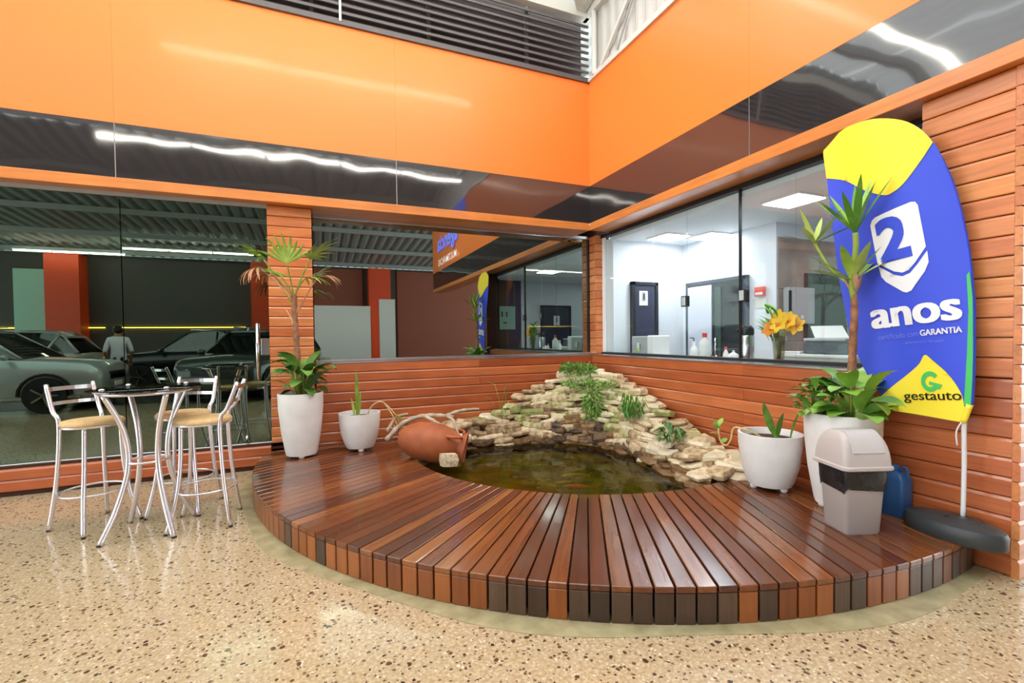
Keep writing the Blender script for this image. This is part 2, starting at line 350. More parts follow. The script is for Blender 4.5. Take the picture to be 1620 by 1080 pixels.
# back wall: below the window, under the glazed front, pilaster, inner corner column
for i in range(10): 
    z = i*PT+.005
    if i % 2: board(wall_back, (-.03, YB), 0, 1.9, z, PT-.003); board(wall_back, (1.872, YB), 0, XR-1.872, z, PT-.003)
    else: board(wall_back, (-.03, YB), 0, XR+.03, z, PT-.003)
for i in range(2): board(wall_back, (-9, 5.50), 0, 9-.49, .05+i*.1, .097)
MB().box(-9, -.49, 5.53, 5.6, .0, .05).build('plinth', 'wall_core', wall_back)
stack(wall_back, (-.485, 5.58), 0, .437, .0, 2.82, 'pillar_wood_lit')
stack(wall_back, (3.70, 5.95), -PI/2, .254, 1.115, 2.82, 'pillar_wood_lit')
stack(wall_back, (3.70, 5.66), 0, .15, 1.115, 2.82, 'pillar_wood_lit')
# right wall (length runs towards the camera: heading -Y)
for i in range(10):
    z = i*PT+.005
    if i % 2: board(wall_right, (XR, YB), -PI/2, 2.5, z, PT-.003); board(wall_right, (XR, YB-2.502), -PI/2, YB-2.502-1.276, z, PT-.003)
    else: board(wall_right, (XR, YB), -PI/2, YB-1.276, z, PT-.003)
stack(wall_right, (XR, 1.70), -PI/2, .424, 1.115, 2.82, 'pillar_wood_lit')
stack(wall_right, (XR, 1.24), 0, 1.6, 0, 2.82, 'pillar_wood_lit')
# beams
for par, a, d, L in ((wall_back, (-9, YF), 0, 9+XF), (wall_right, (XF, YF), -PI/2, 8.6)):
    bm = MB(); bm.box(0, L, 0, .17, 0, .10); o = bm.build('beam', 'beam_wood', par, bevel=.004, loc=(a[0], a[1], 2.822)); o.rotation_euler = (0, 0, d)
    bm = MB(); bm.box(0, L, .1, .4, -.03, .0); o = bm.build('beam_soffit', 'beam_wood', par, loc=(a[0], a[1], 2.855)); o.rotation_euler = (0, 0, d)
# composite panels of the fascia: black band, orange band, pale joints
def fascia(par, cuts, mk):
    for a, b2 in zip(cuts, cuts[1:]):
        for (z0, z1, m) in ((2.925, 3.435, 'black_gloss'), (3.437, 4.83, 'orange_gloss')):
            g_ = .004 if 'black' in m else .0006; lo, hi = min(a, b2)+g_, max(a, b2)-g_
            mk(lo, hi, z0, z1, m)
def mkb(lo, hi, z0, z1, m): MB().box(lo, hi, YF+.022, YF+.05, z0, z1).build('fascia_panel', m, wall_back)
def mkr(lo, hi, z0, z1, m): MB().box(XF+.022, XF+.05, lo, hi, z0, z1).build('fascia_panel', m, wall_right)
fascia(wall_back, [-9.5, -6.93, -4.33, -1.735, .872, XF+.025], mkb)
fascia(wall_right, [YF+.025, 2.93, .35, -3.2], mkr)
for x in (-4.33, -1.735, .872, XF+.017): MB().box(x-.006, x+.006, YF+.028, YF+.056, 2.925, 3.435).build('joint', 'seam_white', wall_back)
for y in (2.93, .35): MB().box(XF+.028, XF+.056, y-.006, y+.006, 2.925, 3.435).build('joint', 'seam_white', wall_right)
MB().box(-9.5, 3.5, YF-.01, YF+.06, 4.83, 4.86).build('coping', 'louvre_grey', wall_back)
MB().box(XF-.01, XF+.06, -3.2, YF+.06, 4.83, 4.87).build('coping', 'frame_white', wall_right)

# ---- windows
def window(name, label, glass, panes, frames, extra=()):
    e = thing(name, panes[0][:3], label, None, None, 0, 'structure'); L = Vector(panes[0][:3])
    def sh(bx): return (bx[0]-L.x, bx[1]-L.x, bx[2]-L.y, bx[3]-L.y, bx[4]-L.z, bx[5]-L.z)
    for p in panes: MB().box(*sh((p[0], p[3], p[1], p[4], p[2], p[5]))).build('pane', glass, e)
    for f, m, nme in frames: MB().box(*sh(f)).build(nme, m, e, bevel=.003)
    return e, sh
GY = 5.62
w1, sh1 = window('window_1', 'tall dark reflective glass shopfront behind the bar table', 'dark_glass',
    [(-7.2, GY, .27, -4.46, GY+.01, 2.80), (-4.45, GY, .27, -1.757, GY+.01, 2.80), (-1.749, GY, .27, -.485, GY+.01, 2.80)],
    [((-7.2, -.485, GY-.02, GY+.03, .245, .272), 'alu', 'sill_channel'), ((-7.2, -.485, GY-.02, GY+.04, 2.785, 2.825), 'steel_grey', 'head_channel')])
for z in (1.30,): MB().box(*sh1((-.57, -.49, GY-.02, GY+.03, z-.09, z+.09))).build('lock', 'alu', w1, bevel=.004)
hd = MB(); x = -.60
hd.tube([(x+7.2, -.06, 1.55-.27), (x+7.2, -.06, .95-.27)], .016); hd.tube([(x+7.2, -.06, 1.42-.27), (x+7.2, .0, 1.42-.27)], .009); hd.tube([(x+7.2, -.06, 1.05-.27), (x+7.2, .0, 1.05-.27)], .009)
hd.build('pull_handle', 'chrome', w1, smooth=True)
hd = MB(); hd.tube([(-.72+7.2, -.03, .30-.27), (-.72+7.2, -.03, .36-.27)], .012); hd.build('floor_pivot', 'chrome', w1, smooth=True)
w2, sh2 = window('window_2', 'wide dark reflective window above the pond on the back wall', 'mid_glass',
    [(-.04, 5.85, 1.13, 3.70, 5.86, 2.80)],
    [((-.04, 3.72, 5.80, 5.90, 1.112, 1.135), 'alu', 'sill_channel'), ((-.04, 3.72, 5.82, 5.88, 2.785, 2.825), 'alu', 'head_channel')])
MB().box(*sh2((-.04, 3.70, YB-.005, 5.80, 1.10, 1.114))).build('sill', 'alu', w2)
MB().box(*sh2((3.675, 3.70, 5.83, 5.88, 1.13, 2.8))).build('jamb', 'black_metal', w2)
cuts = [5.60, 4.587, 4.02, 3.304, 2.742, 1.70]
w3, sh3 = window('window_3', 'clear frameless office window of tall sliding panes on the right wall', 'clear_glass',
    [(3.82+.012*(i % 2), b2+.003, 1.13, 3.83+.012*(i % 2), a-.003, 2.80) for i, (a, b2) in enumerate(zip(cuts, cuts[1:]))],
    [((3.78, 3.88, 1.70, 5.66, 1.112, 1.14), 'black_metal', 'sill_channel'), ((3.78, 3.88, 1.70, 5.66, 2.775, 2.825), 'black_metal', 'head_channel'),
     ((3.80, 3.84, 5.605, 5.655, 1.13, 2.8), 'white_paint', 'jamb'), ((3.80, 3.84, 3.299, 3.309, 1.13, 2.8), 'black_metal', 'stile')])
MB().box(*sh3((XR-.005, 3.79, 1.70, 5.66, 1.10, 1.114))).build('sill', 'alu', w3)
for y in (4.04, 3.27): MB().box(*sh3((3.795, 3.845, y-.045, y+.045, 1.69, 1.81))).build('lock', 'black_metal', w3, bevel=.006); MB().box(*sh3((3.79, 3.80, y-.028, y+.028, 1.70, 1.80))).build('lock_plate', 'alu', w3, bevel=.003)

# ---- rooms behind the glass
room = MB().box(-9, 3.95, 9.9, 10, 0, 3).box(-9.1, -9, 5.9, 10, 0, 3).box(-9, 3.95, 5.98, 10, 2.98, 3.05).box(3.72, 3.95, 5.98, 10, 0, 3).build('wall_showroom', 'dark_room'); tag(room, 'dim room behind the dark glass', None, None, 'structure')
office = MB().box(3.85, 5.2, 5.45, 5.62, 0, 2.75).box(5.1, 5.2, 3.9, 5.5, 0, 2.75).box(3.9, 8, 1.33, 1.43, 0, 2.75).box(7.4, 7.5, 1.4, 4, 0, 2.75).build('wall_office', 'room_white')
tag(office, 'white walls of the office behind the clear window', None, None, 'structure')
ow = MB().box(5.2, 7.4, 3.9, 4.0, 0, 2.75).build('wall_office_tiled', 'room_white'); tag(ow, 'office wall clad in large grey brown tiles', None, None, 'structure')
for i in range(3):
    for j in range(4): MB().box(5.115+i*.76, 5.115+i*.76+.75, 3.885, 3.9, .03+j*.63, .03+j*.63+.62).build('tile', 'wall_tile', ow, bevel=.002)
oc = MB().box(3.86, 7.5, 1.33, 5.55, 2.72, 2.8).build('ceiling_office', 'room_ceiling'); tag(oc, 'white office ceiling', None, None, 'structure')
of = MB().box(3.92, 7.4, 1.43, 5.45, .0, .02).build('floor_office', 'room_floor'); tag(of, 'pale office floor', None, None, 'structure')
MB().box(3.92, 4.55, 1.43, 1.46, 0, 2.72).build('brown_panel', 'room_brown', office)
def door(name, label, org, w, h, axis, m, fm, handle=True):
    e = thing(name, org, label, None, None, 0, 'structure')
    def bx(a0, a1, d0, d1, z0, z1): return (a0, a1, d0, d1, z0, z1) if axis == 'x' else (d0, d1, a0, a1, z0, z1)
    MB().box(*bx(.05, w-.05, 0, .03, 0, h-.04)).build('leaf', m, e, bevel=.004)
    for a0, a1, z0, z1 in ((0, .05, 0, h), (w-.05, w, 0, h), (0, w, h-.05, h)): MB().box(*bx(a0, a1, -.015, .05, z0, z1)).build('frame', fm, e, bevel=.003)
    return e, bx
d1, bx1 = door('door_1', 'navy office door with a small white toilet sign', (4.13, 5.40, .02), .46, 2.12, 'x', 'door_navy', 'door_dark')
MB().box(.12, .27, -.012, 0, 1.78, 1.99).build('door_sign', 'white_paint', d1, bevel=.003); MB().box(.165, .225, -.018, -.012, 1.85, 1.97).build('sign_figure', 'grey_panel', d1)
MB().box(.185, .205, -.021, -.018, 1.87, 1.95).build('sign_mark', 'door_dark', d1)
MB().tube([(.40, -.05, 1.02), (.30, -.05, 1.02)], .01).build('handle', 'chrome', d1, smooth=True)
d2, bx2 = door('door_2', 'wide dark office doorway with white sliding leaf', (5.05, 4.27, .02), 1.05, 2.11, 'y', 'door_dark', 'door_navy')
MB().box(-.02, 0, .56, 1.0, 0, 2.04).build('sliding_leaf', 'door_white', d2, bevel=.004); MB().box(-.02, 0, .40, .50, .6, 2.0).build('glass_strip', 'poster_dark', d2)
MB().tube([(-.04, .47, 1.0), (-.04, .47, 1.3)], .012).build('handle', 'chrome', d2, smooth=True)
d3, bx3 = door('door_3', 'dark office door with a small sign, mirrored in the back window', (5.08, 1.435, .02), .85, 2.12, 'x', 'door_navy', 'door_dark')
MB().box(.35, .52, .031, .04, 1.62, 1.86).build('door_sign', 'white_paint', d3, bevel=.003); MB().box(.42, .45, .041, .044, 1.70, 1.82).build('sign_mark', 'door_dark', d3)

# ------------------------------------------------------------ deck of fanned planks
CX, CY, R = 2.99, 4.95, 3.57
PX, PY, PR = 2.70, 4.60, 1.85          # pond rim
THETA = [(171.5, 23), (185, 27), (204, 30), (209, 31.5), (222, 39.5), (239, 58), (248, 62.5), (254, 65.5), (262, 68), (278.6, 75)]
deck = thing('deck', (CX, CY, 0), 'curved raised deck of fanned varnished planks around the pond', 'deck')
def outer(phi, r=R): a = math.radians(phi); return Vector((CX+r*math.cos(a), CY+r*math.sin(a)))
def inner(p, th):
    d = Vector((math.cos(math.radians(th)), math.sin(math.radians(th)))); best = 9
    q = p-Vector((PX, PY)); bq = q.dot(d); cq = q.dot(q)-PR*PR; disc = bq*bq-cq
    if disc > 0: best = -bq-math.sqrt(disc)
    if d.x > 0: best = min(best, (XR-.004-p.x)/d.x)
    if d.y > 0: best = min(best, (YB-.004-p.y)/d.y)
    return p+d*max(best, .06)
NP = 66; ph0, ph1 = 171.2, 278.4
rnd = random.Random(3)
for k in range(NP):
    a, c = ph0+(ph1-ph0)*k/NP, ph0+(ph1-ph0)*(k+1)/NP
    O = [outer(a+.035), outer(c-.035)]; T = [lerp_tab(THETA, a), lerp_tab(THETA, c)]
    I = [inner(O[0], T[0]), inner(O[1], T[1])]
    org = O[0]; rz = math.radians((T[0]+T[1])/2); cs, sn = math.cos(-rz), math.sin(-rz)
    def loc(p): q = p-org; return (q.x*cs-q.y*sn, q.x*sn+q.y*cs)
    e = (O[1]-O[0]).normalized(); g = .0025
    poly = [loc(O[0]+e*g), loc(O[1]-e*g), loc(I[1]-(I[1]-I[0]).normalized()*g), loc(I[0]+(I[1]-I[0]).normalized()*g)]
    bm = MB(); bm.prism(poly, -.032, 0)
    o = bm.build('plank', 'deck_wood', deck, bevel=.004, loc=(org.x-CX, org.y-CY, DZ)); o.rotation_euler = (0, 0, rz)
    # upright edge board under the plank end
    mdl = (a+c)/2; fr = outer(mdl, R-.014); wd = (O[1]-O[0]).length-.006
    if mdl < 214: dk = .08
    elif mdl < 238: dk = .35
    else: dk = .82
    m = 'deck_edge_dark' if rnd.random() < dk else 'deck_edge_orange'
    bm = MB(); bm.box(0, DZ-.036, -wd/2, wd/2, -.012, .012)
    o = bm.build('edge_board', m, deck, bevel=.003, loc=(fr.x-CX, fr.y-CY, .002)); o.rotation_euler = (0, -PI/2, math.radians(mdl)); 
# solid dark fill under the planks; its near-black colour paints the shade in gaps
ring = [outer(p, R-.06) for p in [ph0+2+(ph1-ph0-3)*i/40 for i in range(41)]]
inn = [Vector((PX+(PR+.03)*math.cos(math.radians(t)), PY+(PR+.03)*math.sin(math.radians(t)))) for t in [152+(298-152)*i/40 for i in range(41)]]
bm = MB()
for i in range(40): bm.prism([ring[i][:], ring[i+1][:], inn[i+1][:], inn[i][:]], .01, DZ-.04)
bm.v = [v-Vector((CX, CY, 0)) for v in bm.v]; bm.build('gap_shade', 'under_deck', deck)
# grey screed strip in front of the deck
bm = MB()
for i in range(60):
    a, c = ph0+(ph1-ph0)*i/60, ph0+(ph1-ph0)*(i+1)/60
    w0 = .10+.03*math.sin(i*.4); w1_ = .10+.03*math.sin((i+1)*.4)
    pts = [outer(a, R-.03), outer(c, R-.03), outer(c, R+w1_), outer(a, R+w0)]
    bm.add([(p.x, p.y, .0015) for p in pts], [(0, 1, 2, 3)])
tag(bm.build('trim_1', 'screed'), 'smooth greenish screed strip around the foot of the deck', None, None, 'structure')

# ------------------------------------------------------------ pond
pond = thing('pond', (PX, PY, 0), 'small koi pond with dark green water in the deck', 'pond')
pp = [(PR*math.cos(2*PI*i/64), PR*math.sin(2*PI*i/64)) for i in range(64)]
pp = [(min(x, XR-PX-.02), min(y, YB-PY-.02)) for x, y in pp]
MB().add([(x*.995, y*.995, .012) for x, y in pp], [tuple(range(64))]).build('bed', 'pond_bed', pond)
bm = MB(); bm.add([(x*.998, y*.998, .012) for x, y in pp]+[(x*.998, y*.998, DZ-.034) for x, y in pp], [(i, (i+1) % 64, 64+(i+1) % 64, 64+i) for i in range(64)]); bm.build('liner', 'under_deck', pond)
MB().add([(x*.994, y*.994, .115) for x, y in pp], [tuple(range(64))]).build('water', 'water', pond)
def koi(loc, rz, L, m, label):
    st = [(-.5, .004, .05), (-.42, .008, .035), (-.3, .03, .05), (-.1, .075, .085), (.12, .095, .1), (.32, .08, .085), (.44, .05, .055), (.5, .015, .02)]
    e = thing('koi', loc, label, 'fish', 'koi in the pond', rz)
    bm = MB(); bm.loft([[(x*L, .03*L*math.sin(x*6)+w*L*math.cos(2*PI*k/10), h*L*math.sin(2*PI*k/10)) for k in range(10)] for x, w, h in st]); bm.build('body', m, e, smooth=True)
    bm = MB(); bm.loft([[(x*L, y0*L+sg*.008*L, z*L) for x, z in ()] or [(x, y, z)] for x, y, z, sg, y0 in ()], False) if False else None
    t = MB(); t.add([(-.45*L, 0, 0), (-.68*L, .03*L, .12*L), (-.6*L, .02*L, 0), (-.68*L, .03*L, -.1*L), (-.45*L, .012*L, 0), (-.67*L, .04*L, .12*L), (-.6*L, .03*L, 0), (-.67*L, .04*L, -.1*L)], [(0, 1, 2), (0, 2, 3), (6, 5, 4), (7, 6, 4), (0, 4, 5, 1), (1, 5, 6, 2), (2, 6, 7, 3), (3, 7, 4, 0)]); t.build('tail_fin', m, e)
    for s in (-1, 1):
        f = MB(); f.add([(.22*L, s*.08*L, -.02*L), (.08*L, s*.2*L, -.04*L), (.14*L, s*.08*L, -.02*L), (.16*L, s*.1*L, .0)], [(0, 1, 3), (1, 2, 3), (0, 2, 1), (0, 3, 2)]); f.build('side_fin', m, e)
koi((2.05, 3.42, .075), 2.6, .26, 'koi_orange', 'orange koi swimming below a pale one in the pond')
koi((2.17, 3.72, .075), 2.75, .24, 'koi_pale', 'pale koi farther from the deck than the orange one')
koi((2.02, 3.62, .06), 2.9, .20, 'koi_pale', 'pale koi left of the orange one in the pond')

# ------------------------------------------------------------ rockery
rock = thing('rockery', (PX, PY, 0), 'stacked flat stone rockery waterfall rising in the corner behind the pond', 'rockery')
rr = random.Random(11)
def slab(seed, flat=1.0):
    q = random.Random(seed); n = q.choice((6, 7, 8)); bm = MB(); t = q.uniform(.16, .30)*flat
    base = [(math.cos(2*PI*(i+q.uniform(-.25, .25))/n)*q.uniform(.38, .56), math.sin(2*PI*(i+q.uniform(-.25, .25))/n)*q.uniform(.3, .48)) for i in range(n)]
    lo = [(x*q.uniform(.86, 1.0), y*q.uniform(.86, 1.0), -t/2+q.uniform(-.02, .02)) for x, y in base]
    mi = [(x*q.uniform(1, 1.06), y*q.uniform(1, 1.06), q.uniform(-.03, .03)) for x, y in base]
    hi = [(x*q.uniform(.84, .98), y*q.uniform(.84, .98), t/2+q.uniform(-.04, .04)) for x, y in base]
    bm.loft([lo, mi, hi]); return bm
SL = {mm: [slab(s+100*i).mesh('stone', mm) for s in range(9)] for i, mm in enumerate(('stone', 'stone_dark', 'stone_moss'))}
# path of the bank: wall side W(t), waterline E(t), crest height
BANK = [ # W x,y    E x,y     crest z
    ((.95, 5.42), (1.02, 4.95), .27), ((1.35, 5.44), (1.45, 4.98), .34), ((1.75, 5.44), (1.85, 5.02), .36), ((2.05, 5.44), (2.15, 4.98), .42),
    ((2.40, 5.44), (2.42, 4.92), .62), ((2.75, 5.44), (2.62, 4.84), .74), ((3.10, 5.40), (2.74, 4.74), .90), ((3.40, 5.30), (2.86, 4.60), .92),
    ((3.44, 4.95), (2.98, 4.42), .88), ((3.45, 4.62), (3.04, 4.22), .80), ((3.45, 4.25), (3.06, 3.98), .68), ((3.45, 3.90), (3.02, 3.70), .55),
    ((3.45, 3.50), (2.97, 3.42), .40), ((3.45, 3.15), (2.92, 3.15), .32), ((3.45, 2.80), (2.88, 2.90), .26)]
def bank(t):
    x = t*(len(BANK)-1); i = min(int(x), len(BANK)-2); f = x-i
    (w0, e0, h0), (w1_, e1, h1) = BANK[i], BANK[i+1]
    return Vector(w0).lerp(Vector(w1_), f), Vector(e0).lerp(Vector(e1), f), h0+(h1-h0)*f
bm = MB(); rings = []
for i in range(43):
    w, e, h = bank(i/42); m1 = e.lerp(w, .25); m2 = e.lerp(w, .7)
    rings.append([(w.x-PX, w.y-PY, .013), (w.x-PX, w.y-PY, h-.05), (m2.x-PX, m2.y-PY, (h-.05)*.93), (m1.x-PX, m1.y-PY, .1+(h-.1)*.5), (e.lerp(w, .1).x-PX, e.lerp(w, .1).y-PY, .09), (e.lerp(w, .1).x-PX, e.lerp(w, .1).y-PY, .013)])
bm.loft(rings); bm.build('core', 'mortar', rock)
def put(x, y, z, sx, sy, sz, rz, mm, tilt=.2):
    o = link('stone', rr.choice(SL[mm]), rock, (x-PX, y-PY, z)); o.scale = (sx, sy, sz)
    o.rotation_euler = (rr.uniform(-tilt, tilt), rr.uniform(-tilt, tilt), rz)
ROWH = .048; cnt = 0
for row in range(20):
    z = .10+row*ROWH; t = rr.uniform(0, .02)
    while t < 1:
        w, e, h = bank(t); sp = rr.uniform(.16, .34) if h < .5 else rr.uniform(.17, .30)
        span = sp/ (4.9); 
        if z < h-.02:
            f = max(0.0, (z-.1)/max(h-.12, .05)); p = e.lerp(w, min(.92, .04+.72*f**1.25))
            d = (bank(min(1, t+.02))[1]-bank(max(0, t-.02))[1]); rz = math.atan2(d.y, d.x)+rr.uniform(-.3, .3)
            mm = 'stone'
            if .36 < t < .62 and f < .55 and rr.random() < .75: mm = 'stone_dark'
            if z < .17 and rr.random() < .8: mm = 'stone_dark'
            if .40 < t < .68 and f > .3 and rr.random() < .45: mm = 'stone_moss'
            if t < .5 and .35 < f and rr.random() < .3 and h > .5: mm = 'stone_moss'
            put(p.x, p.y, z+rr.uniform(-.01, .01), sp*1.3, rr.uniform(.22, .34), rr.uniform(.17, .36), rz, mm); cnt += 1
        t += span
# cap stones lying flat along the crest and the big slabs at the right end
for i in range(30):
    t = (i+.5)/30; w, e, h = bank(t); p = e.lerp(w, .78)
    d = bank(min(1, t+.02))[0]-bank(max(0, t-.02))[0]
    put(p.x, p.y, h-.005, rr.uniform(.28, .40), rr.uniform(.26, .36), rr.uniform(.18, .28), math.atan2(d.y, d.x)+rr.uniform(-.3, .3), 'stone' if rr.random() < .8 else 'stone_moss', .16)
for x, y, z, s in ((3.30, 3.05, .30, .42), (3.15, 3.22, .29, .40), (3.33, 2.80, .25, .44), (3.1, 2.86, .225, .38), (3.36, 3.35, .36, .40), (3.22, 2.74, .20, .34), (2.98, 2.98, .19, .36), (3.3, 3.6, .44, .42), (3.38, 2.62, .215, .3)):
    put(x, y, z, s, s*.72, .22, rr.uniform(-.6, .8), 'stone', .15)
for x, y, z, s in ((.98, 5.2, .28, .34), (1.2, 5.05, .30, .42), (1.5, 5.15, .36, .4), (1.15, 5.3, .33, .3), (1.1, 4.9, .21, .3), (1.7, 5.2, .37, .36), (1.42, 4.95, .25, .36)):
    put(x, y, z, s, s*.6, .24, rr.uniform(-.3, .3), 'stone', .2)

# ---- small plants on the rocks
def clump(name, loc, label, n, L, w, m, spread=.8, h=.5, seed=1, group='plants growing on the rockery', droop=.6):
    q = random.Random(seed); e = thing(name, loc, label, 'plant', group); bm = MB()
    for i in range(n):
        a = q.uniform(0, 2*PI); l = L*q.uniform(.6, 1.1); ox, oy = q.uniform(-1, 1)*spread*L, q.uniform(-1, 1)*spread*L; up = h*q.uniform(.4, 1.3)
        d = Vector((math.cos(a), math.sin(a), 0)); s = Vector((-d.y, d.x, 0))*w*q.uniform(.6, 1.2); o = Vector((ox, oy, 0))
        p1 = o+d*l*.45+Vector((0, 0, l*up)); p2 = o+d*l+Vector((0, 0, l*up*(1-droop)))
        bm.add([o, p1-s, p2, p1+s, p1+Vector((0, 0, w*.3))], [(0, 1, 4), (1, 2, 4), (2, 3, 4), (3, 0, 4)])
    tag(bm.build('foliage', m, e, fix=False), kind='stuff'); return e
def bush(name, loc, label, n, rad, L, w, m, seed, hang=0.0, group='plants growing on the rockery'):
    q = random.Random(seed); e = thing(name, loc, label, 'plant', group); bm = MB()
    for i in range(n):
        while True:
            c = Vector((q.uniform(-1, 1), q.uniform(-1, 1), q.uniform(-1, 1)))
            if c.length < 1: break
        o = Vector((c.x*rad[0], c.y*rad[1], c.z*rad[2])); d = Vector((c.x+q.uniform(-.6, .6), c.y+q.uniform(-.6, .6), c.z*.6+q.uniform(-.3, .7)-hang)).normalized()
        u = d.cross(Vector((q.uniform(-1, 1), q.uniform(-1, 1), q.uniform(-1, 1)))).normalized(); l = L*q.uniform(.6, 1.2); ww = w*q.uniform(.7, 1.2)
        bm.add([o, o+d*l*.5-u*ww, o+d*l, o+d*l*.5+u*ww, o+d*l*.5+d.cross(u)*ww*.4], [(0, 1, 4), (1, 2, 4), (2, 3, 4), (3, 0, 4)])
    tag(bm.build('foliage', m, e, fix=False), kind='stuff'); return e
bush('fern', (3.02, 5.06, .95), 'bright green ferny clump crowning the top of the rockery', 330, (.24, .20, .06), .07, .014, 'moss_leaf', 1)
bush('trailing_plant', (2.98, 4.66, .62), 'pale green trailing plant hanging down the middle of the rockery', 300, (.09, .10, .24), .08, .012, 'moss_leaf', 2, .6)
bush('trailing_plant', (2.90, 4.86, .80), 'small green sprigs below the crowning ferns of the rockery', 130, (.22, .14, .05), .06, .012, 'moss_leaf', 3, .3)
clump('leafy_sprig', (3.12, 4.1, .46), 'tall slender green sprig midway down the right bank of stones', 60, .15, .012, 'leaf_green', .5, 1.4, 4)
clump('leafy_sprig', (3.16, 3.52, .33), 'dark green strappy tuft low on the right bank beside the big slab', 30, .22, .022, 'leaf_dark', .4, .6, 5)
clump('leafy_sprig', (2.0, 5.12, .40), 'thin grassy sprig standing on the low left bank', 9, .24, .006, 'leaf_green', .15, 1.6, 6, droop=-.1)
bush('moss_tuft', (3.16, 4.62, .78), 'yellow green moss on the upper right shoulder of the rockery', 110, (.12, .16, .05), .05, .012, 'moss_leaf', 8)

# ---- amphora lying at the pond edge
amp = thing('amphora', (1.03, 4.56, .325), 'terracotta jar lying on its side at the left edge of the pond', 'jar', rz=math.radians(-24))
prof = [(.02, -.34), (.07, -.33), (.13, -.27), (.18, -.17), (.20, -.04), (.195, .08), (.165, .19), (.12, .26), (.115, .29), (.15, .33), (.155, .345), (.135, .345), (.10, .29), (.10, .2)]
bm = MB(); bm.lathe(prof, 28, caps=False); bm.add([(.02*math.cos(2*PI*k/28), .02*math.sin(2*PI*k/28), -.34) for k in range(28)], [tuple(range(28))])
o = bm.build('body', 'terracotta', amp, smooth=True); o.rotation_euler = (0, math.radians(100), 0)
for s in (-1, 1):
    bm = MB(); bm.tube(bez([(.155, s*.10, .02), (.22, s*.17, .03), (.30, s*.15, .02), (.31, s*.085, .0)], 6), .016, 8); bm.build('handle', 'terracotta', amp, smooth=True).location = (0, 0, .06)
dw = thing('driftwood', (.92, 4.86, .5), 'bleached twisted driftwood draped over the terracotta jar', 'driftwood')
for pts, r in (([(-.28, .12, -.2), (-.12, .10, -.04), (.05, .02, .04), (.22, -.10, .06), (.36, -.22, .05)], .03), ([(-.26, .2, -.12), (-.16, .2, .02), (-.05, .14, .06)], .02),
               ([(.30, -.2, .06), (.34, -.3, .02), (.36, -.38, -.1), (.40, -.44, -.22)], .017), ([(.3, -.16, .06), (.48, -.1, .09), (.7, -.02, .08)], .022), ([(.1, -.02, .05), (.2, -.16, -.01), (.26, -.22, -.05)], .022)):
    p = bez(pts, 6); bm = MB(); bm.tube(p, [r*(1-.4*i/len(p))*(1+.15*math.sin(i*2.1)) for i in range(len(p))], 8); bm.build('branch', 'driftwood', dw, smooth=True)
o = link('stone_block', slab(55, 2.2).mesh('stone_block', 'stone'), None, (1.10, 4.17, DZ+.052)); o.scale = (.17, .12, .17); o.rotation_euler = (0, 0, -.6); tag(o, 'pale stone chock on the deck under the terracotta jar', 'stone')

# ------------------------------------------------------------ planters
def pot(loc, label, h, rt, rb, group, round_=False, rz=0):
    e = thing('planter_pot', loc, label, 'planter', group, rz)
    if round_: pr = [(rb*.75, .03), (rb, .035), (rb*1.12, .07), (rt*.90, h*.45), (rt*.98, h*.8), (rt, h), (rt-.018, h), (rt-.03, h-.06)]
    else: pr = [(rb*.8, .02), (rb, .025), (rb*1.05, .05), (rb+(rt-rb)*.62, h*.4), (rt*.98, h*.75), (rt, h-.01), (rt-.004, h), (rt-.02, h), (rt-.03, h-.06)]
    bm = MB(); bm.lathe(pr, 32, caps=False); bm.add([(rb*.78*math.cos(2*PI*k/32), rb*.78*math.sin(2*PI*k/32), pr[0][1]) for k in range(32)], [tuple(range(32))])
    bm.build('body', 'pot_white', e, auto=50)
    bm = MB()
    bm.add([((rt-.028)*math.cos(2*PI*k/24), (rt-.028)*math.sin(2*PI*k/24), h-.05) for k in range(24)]+[(0, 0, h-.03)], [(k, (k+1) % 24, 24) for k in range(24)]); bm.build('soil', 'soil', e)
    for k in range(3):
        a = 2*PI*k/3-PI/2; MB().lathe([(.02, 0), (.028, .012), (.026, .04)], 10, (rb*.78*math.cos(a), rb*.78*math.sin(a), 0)).build('foot', 'pot_white', e, smooth=True)
    return e
PT1 = (-.18, 5.16); PT2 = (.39, 5.18); PT3 = (3.20, 2.50); PT4 = (3.285, 2.02)
pot((*PT1, DZ), 'tall white tapered planter standing before the timber pilaster', .65, .215, .145, 'white planters on the deck')
pot((*PT2, DZ), 'low round white planter left of the terracotta jar', .40, .215, .14, 'white planters on the deck', True)
pot((*PT3, DZ), 'low round white planter at the right end of the stones', .43, .225, .15, 'white planters on the deck', True)
pot((*PT4, DZ), 'tall white tapered planter hidden behind the grey waste bin', .65, .225, .155, 'white planters on the deck')

